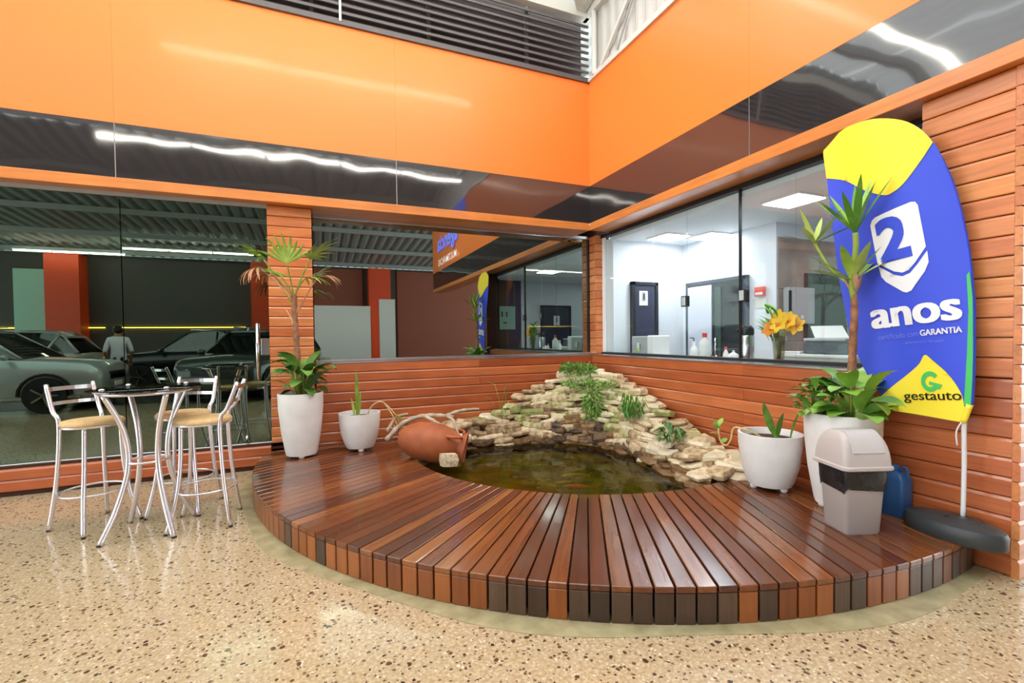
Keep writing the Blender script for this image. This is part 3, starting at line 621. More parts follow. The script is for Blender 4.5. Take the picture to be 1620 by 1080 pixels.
def blade(L, w, bend, twist=0.0, n=6, fold=.15, tipw=0.0):
    """single leaf along +x that arches; returns MB"""
    vs = []; x = z = 0.0; a = bend[0]
    for i in range(n+1):
        t = i/n; ww = w*max(tipw, math.sin(PI*min(.98, t*.9+.08))**.8) if i < n else w*tipw
        vs += [(x, -ww, z), (x, 0, z-fold*ww), (x, ww, z)]
        a = bend[0]+(bend[1]-bend[0])*t; x += L/n*math.cos(a); z += L/n*math.sin(a)
    fs = []
    for i in range(n): fs += [(i*3, i*3+1, i*3+4, i*3+3), (i*3+1, i*3+2, i*3+5, i*3+4)]
    b = MB(); b.add(vs, fs); return b
def lily(name, loc, label, n, seed, L=.26, w=.055, r=.12, m='leaf_dark', h=.1, stems=True):
    q = random.Random(seed); e = thing(name, loc, label, 'plant', 'plants in the white planters')
    ms = [blade(L*s, w*s2, bd, n=7).mesh('leaf', m, True, fix=False) for s, s2, bd in ((1, 1, (1.0, -.7)), (.85, 1.1, (.8, -1.0)), (1.1, .9, (1.2, -.2)), (.7, 1, (.5, -1.2)))]
    for i in range(n):
        a = 2*PI*i/n*2.4+q.uniform(-.4, .4); ro = r*q.uniform(.1, .9); hh = h*q.uniform(0, 1.4)
        o = link('leaf', ms[i % 4], e, (ro*math.cos(a), ro*math.sin(a), hh)); o.rotation_euler = (q.uniform(-.3, .3), q.uniform(-.25, .25), a)
        if stems:
            b = MB(); b.tube([(ro*.4*math.cos(a), ro*.4*math.sin(a), -.03), (ro*math.cos(a), ro*math.sin(a), hh+.005)], .005, 6); b.build('stem', 'stem_green', e, smooth=True)
    return e
zs = DZ+.65-.035
lily('peace_lily', (PT1[0]+.02, PT1[1]-.05, zs+.02), 'leafy dark green undergrowth at the foot of the fan palm', 40, 21, .30, .055, .16, 'leaf_dark', .20)
lily('peace_lily', (PT4[0]-.05, PT4[1]-.09, zs+.02), 'glossy broad leaved plant spilling over the planter behind the bin', 36, 22, .25, .06, .16, 'leaf_green', .16)
lily('leafy_plant', (PT4[0]-.08, PT4[1]+.12, zs+.02), 'small light green bushy plant left of the dracaena trunk', 40, 23, .12, .026, .13, 'leaf_green', .16)

# ---- fan palm in the left planter
palm = thing('fan_palm', (*PT1, zs), 'slender fan palm with green and dry fronds in the tall left planter', 'palm')
def P0(x, y, z): return (x-PT1[0], y-PT1[1], z-zs)
trk = bez([P0(-.19, 5.14, zs-.02), P0(-.20, 5.14, 1.2), P0(-.215, 5.15, 1.55), P0(-.22, 5.15, 1.82)], 8)
bm = MB(); bm.tube(trk, [.028+.004*math.sin(i*1.7) for i in range(len(trk))], 9); bm.build('trunk', 'trunk_brown', palm, smooth=True)
def fan(hub, base, az, el, n, L, w, m, spread=2.6, droop=-.6, seed=0):
    q = random.Random(seed); b = MB(); st = MB()
    b0 = P0(*base); h0 = P0(*hub); st.tube(bez([b0, ((b0[0]+h0[0])/2, (b0[1]+h0[1])/2, (b0[2]+h0[2])/2+.02), h0], 4), .007, 6)
    lf = None
    for i in range(n):
        a = -spread/2+spread*i/(n-1); bl = blade(L*q.uniform(.8, 1.1)*(1-.12*abs(a)), w, (.25, droop*q.uniform(.6, 1.3)), n=6, fold=.5, tipw=.25)
        M = Matrix.Translation(h0) @ Matrix.Rotation(az, 4, 'Z') @ Matrix.Rotation(-el, 4, 'Y') @ Matrix.Rotation(a, 4, 'Z')
        b.add([M @ v for v in bl.v], bl.f)
    f = b.build('frond', m, palm, smooth=True, fix=False); st.build('stalk', 'stem_green' if 'palm' in m else 'leaf_dry', f, smooth=True)
top = (-.22, 5.15, 1.80)
fan((-.47, 5.02, 2.15), (-.22, 5.15, 1.70), 3.3, .55, 9, .30, .016, 'leaf_palm', 2.6, -.6, 1)
fan((-.27, 5.0, 2.12), top, -1.9, 1.2, 9, .30, .018, 'leaf_palm', 2.2, -.4, 2)
fan((-.06, 5.02, 2.17), top, -.35, .7, 11, .33, .016, 'leaf_palm', 2.8, -.5, 3)
fan((-.33, 5.12, 2.0), top, 2.4, .5, 8, .28, .016, 'leaf_palm', 2.4, -1.0, 4)
fan((-.12, 5.08, 1.98), top, .3, .15, 8, .28, .015, 'leaf_palm', 2.2, -1.0, 5)
fan((-.50, 5.0, 2.06), (-.22, 5.15, 1.75), 3.6, -.3, 8, .30, .013, 'leaf_dry', 2.0, -1.4, 6)
fan((.0, 5.02, 1.99), (-.20, 5.15, 1.62), -.2, .1, 8, .30, .012, 'leaf_dry', 1.2, -1.5, 7)
fan((-.42, 5.02, 2.02), top, 2.8, -.1, 7, .26, .013, 'leaf_dry', 1.8, -1.5, 8)
for z in (1.45, 1.52, 1.6):
    b = MB(); b.tube([P0(-.215, 5.15, z), P0(-.215+random.uniform(-.12, .14), 5.12, z+.16)], [.012, .003], 6); b.build('leaf_sheath', 'leaf_dry', palm, smooth=True)

# ---- dracaena in the right planter
dr = thing('dracaena', (*PT4, zs), 'dracaena with bare trunk and spiky green tufts before the flag', 'plant')
def P1(x, y, z): return (x-PT4[0], y-PT4[1], z-zs)
tk = bez([P1(3.27, 1.96, zs-.02), P1(3.275, 1.95, 1.2), P1(3.27, 1.935, 1.5), P1(3.26, 1.935, 1.63)], 8)
bm = MB(); bm.tube(tk, [.026-.007*i/len(tk)+.002*math.sin(i*2) for i in range(len(tk))], 9); bm.build('trunk', 'trunk_brown', dr, smooth=True)
bm = MB(); bm.tube(bez([P1(3.26, 1.935, 1.6), P1(3.24, 1.94, 1.72), P1(3.22, 1.90, 1.90), P1(3.20, 1.89, 2.02)], 5), .017, 8); bm.build('stem', 'stem_green', dr, smooth=True)
bm = MB(); bm.tube(bez([P1(3.25, 1.94, 1.68), P1(3.20, 2.05, 1.82), P1(3.18, 2.14, 2.0)], 5), .010, 8); bm.build('stem', 'stem_green', dr, smooth=True)
q = random.Random(5)
def tuft(c, n, L, w, m, e0, e1, a0=0, a1=2*PI, seed=1, bend=-.7):
    q = random.Random(seed)
    for i in range(n):
        az = a0+(a1-a0)*(i+q.uniform(-.2, .2))/n; el = q.uniform(e0, e1)
        bl = blade(L*q.uniform(.8, 1.15), w*q.uniform(.8, 1.1), (el, el+bend*q.uniform(.2, .8)), n=7, fold=.3, tipw=.05)
        M = Matrix.Translation(P1(*c)) @ Matrix.Rotation(az, 4, 'Z'); bl.v = [M @ v for v in bl.v]; bl.build('leaf', m, dr, smooth=True, fix=False)
tuft((3.20, 1.89, 2.02), 11, .36, .022, 'leaf_green', .7, 1.35, seed=1, bend=-.25)
tuft((3.18, 2.14, 2.0), 7, .26, .022, 'leaf_palm', .35, 1.2, seed=2, bend=-.3)
tuft((3.25, 1.935, 1.72), 9, .30, .03, 'leaf_palm', .25, 1.1, seed=3, bend=-.5)
tuft((3.26, 1.935, 1.62), 5, .16, .018, 'leaf_dry', 1.0, 1.4, seed=4, bend=.0)

# ---- sprouts in the low planters
z2 = DZ+.40-.045
VIEW = Vector((.387, .922, 0))
def upright(par, o3, L, w, lean, m, bow=.25, n=8, face=-1.96):
    bl = blade(L, w, (1.5, 1.5-bow), n=n, fold=.35, tipw=.08)
    M = Matrix.Translation(o3) @ Matrix.Rotation(lean, 4, VIEW) @ Matrix.Rotation(face, 4, 'Z'); bl.v = [M @ v for v in bl.v]; bl.build('leaf', m, par, smooth=True, fix=False)
sp = thing('sprout', (*PT2, z2), 'upright blade leaf sprout with curling yellow runner in low left planter', 'plant')
for o3, L, w, ln in (((-.03, -.03, 0), .52, .02, .06), ((-.015, -.03, 0), .30, .014, .16), ((-.05, -.03, 0), .22, .014, -.1)): upright(sp, o3, L, w, ln, 'leaf_palm')
def runner(par, paths, m='stem_yellow'):
    for pts, r in paths: b = MB(); b.tube(bez(pts, 6), r, 7); b.build('runner', m, par, smooth=True)
runner(sp, [([(.06, -.08, 0), (.12, -.1, .12), (.22, -.12, .16), (.33, -.13, .05), (.40, -.13, -.07)], .006), ([(.24, -.12, .15), (.33, -.14, .0), (.38, -.15, -.16), (.30, -.15, -.18), (.25, -.15, -.24)], .006), ([(.38, -.15, -.16), (.34, -.15, -.10)], .005)])
for p, a in (((.36, -.13, .02), -.6), ((.25, -.15, -.22), .3)):
    bl = blade(.11, .022, (-.5, -.9), n=5); M = Matrix.Translation(p) @ Matrix.Rotation(a, 4, 'Z'); bl.v = [M @ v for v in bl.v]; bl.build('leaf', 'leaf_palm', sp, smooth=True, fix=False)
z3 = DZ+.43-.045
sp = thing('sprout', (*PT3, z3), 'broad blade leaf sprout with looping pale runner in low right planter', 'plant')
for o3, L, w, ln in (((.03, -.04, 0), .36, .03, -.5), ((.03, -.04, 0), .22, .022, .05), ((.09, -.1, 0), .24, .010, .14)): upright(sp, o3, L, w, ln, 'leaf_green', .5)
runner(sp, [([(-.02, .05, .0), (-.11, .14, .055), (-.155, .20, .055), (-.17, .215, -.04), (-.18, .25, -.09), (-.20, .29, -.06), (-.21, .30, .04)], .006)])
for i, (p, a, e) in enumerate((((-.21, .30, .02), 1.4, 1.0), ((-.20, .29, -.01), 2.6, .4), ((-.21, .30, .05), 2.2, 1.3), ((-.19, .27, -.07), .5, .5), ((-.21, .3, .06), .2, 1.0))):
    bl = blade(.09, .022, (e, e-.6), n=5); M = Matrix.Translation(p) @ Matrix.Rotation(a, 4, 'Z'); bl.v = [M @ v for v in bl.v]; bl.build('leaf', 'leaf_green', sp, smooth=True, fix=False)

# ------------------------------------------------------------ bar table and stools
def make_stool(loc, rz, label):
    e = thing('bar_stool', loc, label, 'bar stool', 'bar stools around the glass table', rz)
    SH = .775; s = .165      # local +x is the way the sitter faces
    bm = MB(); bm.lathe([(.01, SH+.028), (.12, SH+.03), (.175, SH+.024), (.188, SH+.008), (.186, SH-.004), (.01, SH-.004)], 28); bm.build('seat', 'seat_tan', e, auto=50)
    bm = MB(); bm.lathe([(.17, SH-.022), (.187, SH-.02), (.189, SH-.006), (.17, SH-.004)], 28, caps=False); bm.build('seat_ring', 'tube_metal', e, auto=50)
    for sy in (-1, 1):
        o = MB(); o.tube(bez([(-s-.03, sy*(s+.02), .006), (-s+.015, sy*(s-.015), SH*.5), (-s+.03, sy*(s-.03), SH), (-s-.02, sy*(s-.02), SH+.10), (-s-.09, sy*(s-.02), SH+.29)], 5), .0145, 10); o.build('rear_leg', 'tube_metal', e, smooth=True)
        o = MB(); o.tube(bez([(s+.035, sy*(s+.02), .006), (s-.02, sy*(s-.015), SH*.30), (s-.045, sy*(s-.04), SH*.62), (s-.05, sy*(s-.05), SH-.01)], 5), .0145, 10); o.build('front_leg', 'tube_metal', e, smooth=True)
    for fx, sy in ((-s-.031, 1), (-s-.031, -1), (s+.036, 1), (s+.036, -1)):
        MB().lathe([(.014, 0), (.015, .012), (.013, .014)], 10, (fx, sy*(s+.021), 0)).build('foot_cap', 'black_metal', e)
    bm = MB(); bm.tube([((.197)*math.cos(2*PI*k/32)-.008, .197*math.sin(2*PI*k/32), .27) for k in range(32)], .008, 8, closed=True); bm.build('foot_ring', 'tube_metal', e, smooth=True)
    for z, w in ((SH+.15, .026), (SH+.255, .03)):
        xx = -s-.02-.07*(z-SH-.10)/.19
        b = MB(); pts = [(xx-.035*(1-(k/4-1)**2), (s-.02)*(k/4-1), z) for k in range(9)]
        for p, q2 in zip(pts, pts[1:]): b.bar(p, q2, .005, w)
        b.build('back_rail', 'alu', e)
    return e
TC = (-1.155, 4.10)
make_stool((-1.57, 4.385, 0), math.radians(-42), 'metal bar stool with tan seat left of the glass table')
make_stool((-1.03, 4.50, 0), math.radians(-103), 'metal bar stool with tan seat farthest back, nearest the dark glass')
make_stool((-.815, 4.11, 0), math.radians(178), 'metal bar stool with tan seat right of the glass table, nearest the deck')
t = thing('bar_table', (*TC, 0), 'round smoked glass bar table on bowed chrome legs between stools', 'table')
TH = 1.04
bm = MB(); bm.lathe([(.01, TH-.008), (.325, TH-.008), (.335, TH-.004), (.335, TH+.002), (.325, TH+.004), (.01, TH+.004)], 40); bm.build('glass_top', 'smoke_glass', t, auto=40)
bm = MB(); bm.tube([(.262*math.cos(2*PI*k/40), .262*math.sin(2*PI*k/40), TH-.022) for k in range(40)], .012, 8, closed=True); bm.build('top_ring', 'tube_metal', t, smooth=True)
for k in range(4):
    a = math.radians(40+90*k+180); c, s = math.cos(a), math.sin(a)
    pts = bez([(.30*c, .30*s, .006), (.20*c, .20*s, .22), (.125*c, .125*s, .50), (.15*c, .15*s, .76), (.255*c, .255*s, TH-.03)], 6)
    bm = MB(); bm.tube(pts, .018, 10); lg = bm.build('leg', 'tube_metal', t, smooth=True)
    MB().lathe([(.017, 0), (.018, .012), (.016, .014)], 10, (.301*c, .301*s, 0)).build('foot_cap', 'black_metal', lg)
    MB().lathe([(.018, TH+.004), (.018, TH+.016), (.012, TH+.02)], 10, (.262*c, .262*s, 0)).build('glass_stud', 'chrome', t, smooth=True)
bm = MB(); bm.tube([(.125*math.cos(2*PI*k/32), .125*math.sin(2*PI*k/32), .52) for k in range(32)], .009, 8, closed=True); bm.build('waist_ring', 'tube_metal', t, smooth=True)

# ------------------------------------------------------------ waste bin, jug, flag
bn = thing('waste_bin', (2.97, 1.77, DZ), 'grey swing lid waste bin with black bag on the deck', 'waste bin', rz=math.radians(-20))
def rrect(hx, hy, z, r=.03, n=4):
    out = []
    for cx, cy, a0 in ((hx-r, hy-r, 0), (-hx+r, hy-r, PI/2), (-hx+r, -hy+r, PI), (hx-r, -hy+r, 1.5*PI)):
        out += [(cx+r*math.cos(a0+PI/2*k/n), cy+r*math.sin(a0+PI/2*k/n), z) for k in range(n+1)]
    return out
bm = MB(); bm.loft([rrect(.100, .088, 0, .02), rrect(.108, .094, .015, .022), rrect(.128, .116, .375, .03)]); bm.build('body', 'bin_grey', bn, auto=40)
def rag(hx, hy, z, amp, seed):
    q = random.Random(seed); r = rrect(hx, hy, z); return [(x*(1+q.uniform(-.01, .02)), y*(1+q.uniform(-.01, .02)), zz+q.uniform(-amp, amp)) for x, y, zz in r]
bm = MB(); bm.loft([rag(.126, .114, .265, .022, 1), rag(.131, .119, .31, .006, 2), rag(.134, .122, .36, .004, 3), rag(.134, .122, .395, .002, 4)], False); bm.build('bag', 'bin_bag', bn, smooth=True)
rim = MB(); rim.loft([rrect(.148, .138, .388, .035), rrect(.156, .146, .394, .036), rrect(.156, .146, .410, .036), rrect(.148, .138, .416, .034)]); rim.build('lid_rim', 'bin_lid', bn, auto=40)
def dome(t): return .40+.20*math.sin(t), math.cos(t)
bm = MB(); rg = []
for k in range(8):
    z, c = dome(PI/2*k/7.6); rg.append(rrect(.147*(.66+.34*c), .136*(.28+.72*c), z+.008, .03))
bm.loft(rg); bm.build('lid_dome', 'bin_lid', bn, auto=60)
rows = []
for i in range(11):
    t = PI/2*(1.06-.80*i/10); z, c = dome(min(t, PI/2)); x = .136*(.28+.72*c)*(1 if t <= PI/2 else .6)
    rows.append([(y, -x-.004, z+.014) for y in (-.095, 0, .095)])
nr = len(rows); vs = [p for r in rows for p in r]; vs += [(p[0], p[1]+.012, p[2]-.014) for p in vs]; h_ = nr*3
fs = [(i*3+k, i*3+k+1, i*3+k+4, i*3+k+3) for i in range(nr-1) for k in range(2)]; fs += [tuple(h_+j for j in reversed(f)) for f in fs]
fs += [(i*3, i*3+3, h_+i*3+3, h_+i*3) for i in range(nr-1)]+[(i*3+2, h_+i*3+2, h_+i*3+5, i*3+5) for i in range(nr-1)]+[(k, h_+k, h_+k+1, k+1) for k in range(2)]+[((nr-1)*3+k, (nr-1)*3+k+1, h_+(nr-1)*3+k+1, h_+(nr-1)*3+k) for k in range(2)]
bm = MB(); bm.add(vs, fs); bm.build('swing_flap', 'bin_flap', bn, auto=50)
bd = MB(); bd.lathe([(.001, 0), (.022, 0), (.022, .004), (.001, .005)], 18, (0, 0, 0), 1.0, .6); o = bd.build('badge', 'chrome', bn); o.location = (-.121, -.02, .30); o.rotation_euler = (0, -PI/2+.05, PI/2*0); o.scale = (.8, 1.2, 1)
jg = thing('jug', (3.46, 1.80, DZ), 'blue plastic jug half hidden behind the waste bin', 'jug')
bm = MB(); bm.loft([rrect(.055, .075, 0, .02), rrect(.06, .08, .01, .022), rrect(.06, .08, .24, .022), rrect(.045, .06, .275, .02), rrect(.024, .024, .29, .015), rrect(.024, .024, .30, .015)]); bm.build('body', 'blue_plastic', jg, auto=40)
bm = MB(); bm.lathe([(.03, .298), (.03, .32), (.026, .325)], 14); bm.build('cap', 'blue_plastic', jg, auto=40)
bm = MB(); bm.tube(bez([(0, -.03, .285), (0, -.05, .315), (0, -.072, .31), (0, -.074, .24)], 4), .009, 8); bm.build('handle', 'blue_plastic', jg, smooth=True)

FB = (3.395, 1.462)
fb = thing('flag_base', (*FB, DZ), 'heavy black oval water base holding the flag pole', 'flag base')
def oval(sx, sy, z, n=40): return [(sx*math.cos(2*PI*k/n), sy*math.sin(2*PI*k/n)*(1-.12*math.cos(2*PI*k/n)), z) for k in range(n)]
bm = MB(); bm.loft([oval(.125, .226, 0), oval(.132, .233, .012), oval(.134, .235, .07), oval(.126, .226, .092), oval(.095, .18, .108), oval(.04, .08, .116)]); bm.build('body', 'base_black', fb, auto=40)
for y in (-.09, -.145): b = MB(); b.tube([(.07*math.cos(t), y+.03*math.sin(t), .108 if y > -.12 else .098) for t in [PI*k/12+PI for k in range(13)]], .005, 6); b.build('ridge', 'base_black', fb, smooth=True)
MB().lathe([(.03, .10), (.034, .114), (.026, .124), (.016, .124), (.014, .105)], 18, (.026, -.028, 0), caps=False).build('socket', 'base_black', fb, auto=40)
MB().lathe([(.012, .1), (.02, .1155), (.001, .117)], 14, (-.03, .02, 0)).build('fill_hole', 'hole_black', fb)

FX = 3.42
LEFT = [(1.798, .865), (1.86, .955), (1.93, 1.06), (2.03, 1.315), (2.075, 1.55), (2.116, 1.763), (2.155, 2.02), (2.196, 2.273), (2.225, 2.5), (2.247, 2.685), (2.238, 2.715)]
RIGHT = [(1.419, .855), (1.392, .96), (1.392, 1.10), (1.394, 1.247), (1.40, 1.42), (1.407, 1.57), (1.44, 1.898), (1.50, 2.24), (1.582, 2.509), (1.705, 2.678), (1.881, 2.773), (2.05, 2.80), (2.13, 2.79)]
LEFT = [(v.x, v.y) for v in bez([(a, c, 0) for a, c in LEFT], 4)]; RTOP = RIGHT; RIGHT = [(v.x, v.y) for v in bez([(a, c, 0) for a, c in RIGHT], 5)]
def along(pl, t):
    ls = [math.dist(a, b2) for a, b2 in zip(pl, pl[1:])]; s = t*sum(ls)
    for (a, b2), l in zip(zip(pl, pl[1:]), ls):
        if s <= l: f = s/l; return (a[0]+(b2[0]-a[0])*f, a[1]+(b2[1]-a[1])*f)
        s -= l
    return pl[-1]
def fx(y, z): return FX-.018*math.sin((y*5+z*2.2))-.012*math.sin(y*11-z*3+1)-.03*max(0, z-2.2)
flag = thing('feather_flag', (FX, 1.42, DZ), 'tall blue and yellow feather flag reading 2 anos on a white pole', 'flag')
def FL(y, z, d=0.0): return (fx(y, z)-d-FX, y-1.42, z-DZ)
bm = MB(); N, Mm = 84, 34; vs = []
for i in range(N+1):
    l, r = along(LEFT, i/N), along(RIGHT, i/N)
    for k in range(Mm+1): y = l[0]+(r[0]-l[0])*k/Mm; z = l[1]+(r[1]-l[1])*k/Mm; vs.append((y, z))
nv = len(vs); row = Mm+1
fs = [(i*row+k, i*row+k+1, (i+1)*row+k+1, (i+1)*row+k) for i in range(N) for k in range(Mm)]
bm.add([FL(y, z) for y, z in vs]+[FL(y, z, -.003) for y, z in vs], fs+[tuple(nv+j for j in reversed(f)) for f in fs]); bm.build('cloth', 'flag_blue', flag, smooth=True, fix=False)
def decal(name, polys, m, d=.002, label=None):
    """flat print that follows the cloth; polys = list of outlines, or (verts, faces)"""
    b2 = bmesh.new()
    if isinstance(polys, tuple):
        vv = [b2.verts.new((p[0], p[1], 0)) for p in polys[0]]
        for f in polys[1]:
            try: b2.faces.new([vv[i] for i in f])
            except ValueError: pass
    else:
        for p in polys: b2.faces.new([b2.verts.new((a, c, 0)) for a, c in p])
        b2.normal_update(); bmesh.ops.triangulate(b2, faces=b2.faces)
    for ax, lo, hi in ((0, 1.3, 2.4), (1, .8, 2.9)):
        c = lo
        while c < hi:
            nrm = [0, 0, 0]; nrm[ax] = 1; co = [0, 0, 0]; co[ax] = c
            bmesh.ops.bisect_plane(b2, geom=list(b2.verts)+list(b2.edges)+list(b2.faces), plane_co=co, plane_no=nrm); c += .04
    for v in b2.verts: v.co = FL(v.co.x, v.co.y, d)
    me = bpy.data.meshes.new(name); b2.to_mesh(me); b2.free(); me.materials.append(MATS[m]); me.polygons.foreach_set('use_smooth', [True]*len(me.polygons))
    o = link(name, me, flag); 
    if label: o['label'] = label
    return o
def smooth2(pts, n=6): return [(v.x, v.y) for v in bez([(a, c, 0) for a, c in pts], n)]
# yellow crown and yellow foot
lt = [p for p in LEFT if p[1] > 2.5]; rtp = [p for p in RIGHT if p[1] >= 2.50]
crown = smooth2([(1.582, 2.509), (1.64, 2.42), (1.72, 2.31), (1.775, 2.268), (1.83, 2.262), (1.95, 2.33), (2.09, 2.44), (2.224, 2.50)])+lt[1:]+list(reversed(rtp))[:-1]
decal('yellow_crown', [crown], 'flag_yellow', .004)
foot = [(1.798, .865), (1.86, .955)]+smooth2([(1.862, .958), (1.80, 1.03), (1.70, 1.13), (1.655, 1.18), (1.625, 1.235), (1.58, 1.20), (1.50, 1.12), (1.44, 1.02), (1.425, .95)])+[(1.398, .93), (1.419, .855)]
decal('yellow_foot', [foot], 'flag_yellow', .004)
decal('green_edge', [[(1.395, .955), (1.425, .955), (1.422, 1.25), (1.424, 1.5), (1.437, 1.70), (1.424, 1.72), (1.408, 1.57), (1.396, 1.25), (1.393, 1.1)]], 'flag_green', .005)
# shield with the number
sh_top = [(1.915, 2.085), (1.905, 2.115), (1.885, 2.132), (1.69, 2.182), (1.668, 2.178), (1.655, 2.155), (1.617, 1.895), (1.665, 1.812), (1.70, 1.765), (1.735, 1.752), (1.78, 1.765), (1.875, 1.83)]
decal('shield', [sh_top], 'flag_white', .005)
decal('shield_foot', [[(1.870, 1.810), (1.78, 1.744), (1.735, 1.729), (1.694, 1.745), (1.656, 1.795), (1.611, 1.87), (1.604, 1.80), (1.622, 1.745), (1.69, 1.635), (1.715, 1.625), (1.735, 1.632), (1.83, 1.705), (1.855, 1.74)]], 'flag_white', .005)
def word(name, body, m, y0, z0, y1, z1, h, bold, d=.008):
    vs0, fs0 = text_mesh(body, 0.0); vs, fs = [], []
    steps = [(0, 0)] if bold <= 0 else [(dx*bold, dy*bold*1.2) for dx in (-1, -.5, 0, .5, 1) for dy in (-1, 0, 1)]
    for dx, dy in steps: fs += [tuple(i+len(vs) for i in f) for f in fs0]; vs += [(x+dx, y+dy) for x, y in vs0]
    w = math.dist((y0, z0), (y1, z1)); ey, ez = (y1-y0)/w, (z1-z0)/w; uy, uz = -ez*-1, ey*-1
    if uz < 0: uy, uz = -uy, -uz
    decal(name, ([(y0+ey*w*x+uy*h*yy, z0+ez*w*x+uz*h*yy) for x, yy in vs], fs), m, d)
word('number', '2', 'flag_blue', 1.845, 1.838, 1.688, 1.862, .255, .05)
word('slogan', 'anos', 'flag_white', 1.905, 1.402, 1.455, 1.450, .118, .022)
word('slogan_small', 'GARANTIA', 'flag_white', 1.645, 1.352, 1.446, 1.372, .036, .008)
word('slogan_faint', 'certificado com', 'flag_pale', 1.88, 1.325, 1.655, 1.352, .034, .0)
word('slogan_faint', 'gestauto brasil', 'flag_pale', 1.73, 1.300, 1.53, 1.315, .016, .0)
word('brand_word', 'gestauto', 'flag_ink', 1.735, .925, 1.432, .965, .062, .004)
arc = [(math.radians(a)) for a in range(40, 331, 10)]
ring_ = [(1.595-.062*math.cos(a)*.8, 1.075+.062*math.sin(a)) for a in arc]+[(1.595-.034*math.cos(a)*.8, 1.075+.034*math.sin(a)) for a in reversed(arc)]
decal('brand_mark', [ring_], 'flag_green', .008)
decal('brand_mark', [[(1.60, 1.075), (1.53, 1.062), (1.545, 1.03), (1.565, 1.052), (1.60, 1.055)]], 'flag_green', .0085)
pl = [(FX+.004, 1.435, DZ+.10), (FX+.006, 1.432, .6)]+[(fx(p[0], p[1])+.016, p[0]+.010, p[1]-(.012 if p[1] > 2.5 else 0)) for p in RTOP]
pl = [(x-FX, y-1.42, z-DZ) for x, y, z in pl]
bm = MB(); bm.tube(bez(pl[:4], 4), .012, 10); bm.build('pole', 'pole_white', flag, smooth=True)
bm = MB(); bm.tube(bez(pl[3:11], 4), .013, 8); bm.build('sleeve', 'flag_blue', flag, smooth=True)
bm = MB(); bm.tube(bez(pl[10:], 4), .012, 8); bm.build('crown_sleeve', 'flag_yellow', flag, smooth=True)
bm = MB(); bm.tube(bez([(p[0]-.014, p[1], p[2]) for p in pl[2:4]], 4), .016, 8); bm.build('sleeve_end', 'flag_yellow', flag, smooth=True)
bm = MB(); bm.tube(bez([FL(1.43, .86, .01), FL(1.45, .80, .02), FL(1.445, .72, .02)], 4), .004, 6); bm.build('tie_cord', 'pole_white', flag, smooth=True)

# ------------------------------------------------------------ office furniture seen through the clear window
ct = thing('counter', (4.12, 3.6, .02), 'white counter running along the inside of the office window', 'counter')
MB().box(-.2, .22, -1.7, 1.7, .96, 1.0).build('worktop', 'white_paint', ct, bevel=.004); MB().box(-.16, .18, -1.66, 1.66, 0, .96).build('cabinet', 'off_white', ct)
CZ = 1.021
wd = thing('water_purifier', (4.1, 4.97, CZ), 'grey boxy water dispenser at the left end of the office counter', 'dispenser')
MB().box(-.13, .13, -.10, .24, 0, .34).build('body', 'grey_panel', wd, bevel=.012); MB().box(-.14, .12, -.24, -.09, 0, .35).build('front', 'white_paint', wd, bevel=.015)
MB().box(-.145, -.128, .05, .10, .14, .24).build('label_strip', 'sticker_green', wd); MB().box(-.147, -.13, .05, .10, .18, .25).build('label_top', 'white_paint', wd)
def bottle(loc, label, r, h, m, capm, waist=.8, pump=False):
    e = thing('bottle', loc, label, 'bottle', 'bottles on the office counter')
    MB().lathe([(r*.9, 0), (r, .01), (r, h*.62), (r*waist, h*.72), (r*.38, h*.84), (r*.36, h*.88)], 16).build('body', m, e, auto=40)
    MB().lathe([(r*.45, h*.87), (r*.45, h), (r*.3, h+.004)], 12).build('cap', capm, e, auto=40)
    if pump: b = MB(); b.tube([(0, 0, h), (0, 0, h+.04), (-.01, .05, h+.045)], .006, 6); b.build('pump', 'black_metal', e, smooth=True)
bottle((4.1, 4.20, CZ), 'slim white pump bottle left of the red capped one', .045, .27, 'white_paint', 'white_paint', pump=True)
bottle((4.1, 4.035, CZ), 'tall white bottle with red cap on the office counter', .058, .37, 'white_paint', 'red_plastic', 1.0)
bottle((4.1, 3.735, CZ), 'small white bottle with a red band left of the white round jar', .03, .215, 'white_paint', 'red_plastic')
jr = thing('jar', (4.1, 3.635, CZ), 'round white jar with knob lid left of the steel thermos', 'jar')
MB().lathe([(.05, 0), (.065, .02), (.066, .10), (.05, .135), (.03, .15)], 18).build('body', 'white_paint', jr, auto=50); MB().lathe([(.03, .148), (.012, .16), (.014, .175), (.004, .18)], 12).build('lid', 'white_paint', jr, auto=50)
gl = MB(); gl.lathe([(.04, 0), (.045, .12), (.043, .12), (.038, .01)], 16, caps=False); o = gl.build('tumbler', 'smoke_glass', None, True, loc=(4.1, 3.89, CZ)); tag(o, 'small smoky tumbler right of the red capped white bottle', 'glass')
th = thing('thermos', (4.1, 3.47, CZ), 'tall brushed steel pump thermos with black top on office counter', 'thermos')
MB().lathe([(.066, 0), (.07, .01), (.07, .33), (.062, .345)], 24).build('body', 'alu', th, auto=40); MB().lathe([(.066, .34), (.072, .36), (.07, .41), (.045, .44), (.01, .445)], 24).build('top', 'black_metal', th, auto=40)
b = MB(); b.tube([(-.06, 0, .40), (-.12, 0, .40), (-.125, 0, .37)], .012, 8); b.build('spout', 'black_metal', th, smooth=True)
cl = MB(); cl.sphere((0, 0, .04), .055, 1.2, 1, .8, 10, 6); o = cl.build('cleaning_cloth', 'cloth_blue', None, True, loc=(3.955, 3.37, CZ-.0)); tag(o, 'crumpled blue cloth at the foot of the steel thermos', 'cloth')
vs_ = thing('flower_vase', (4.08, 3.09, CZ), 'clear glass vase holding large yellow flowers in the office window', 'vase')
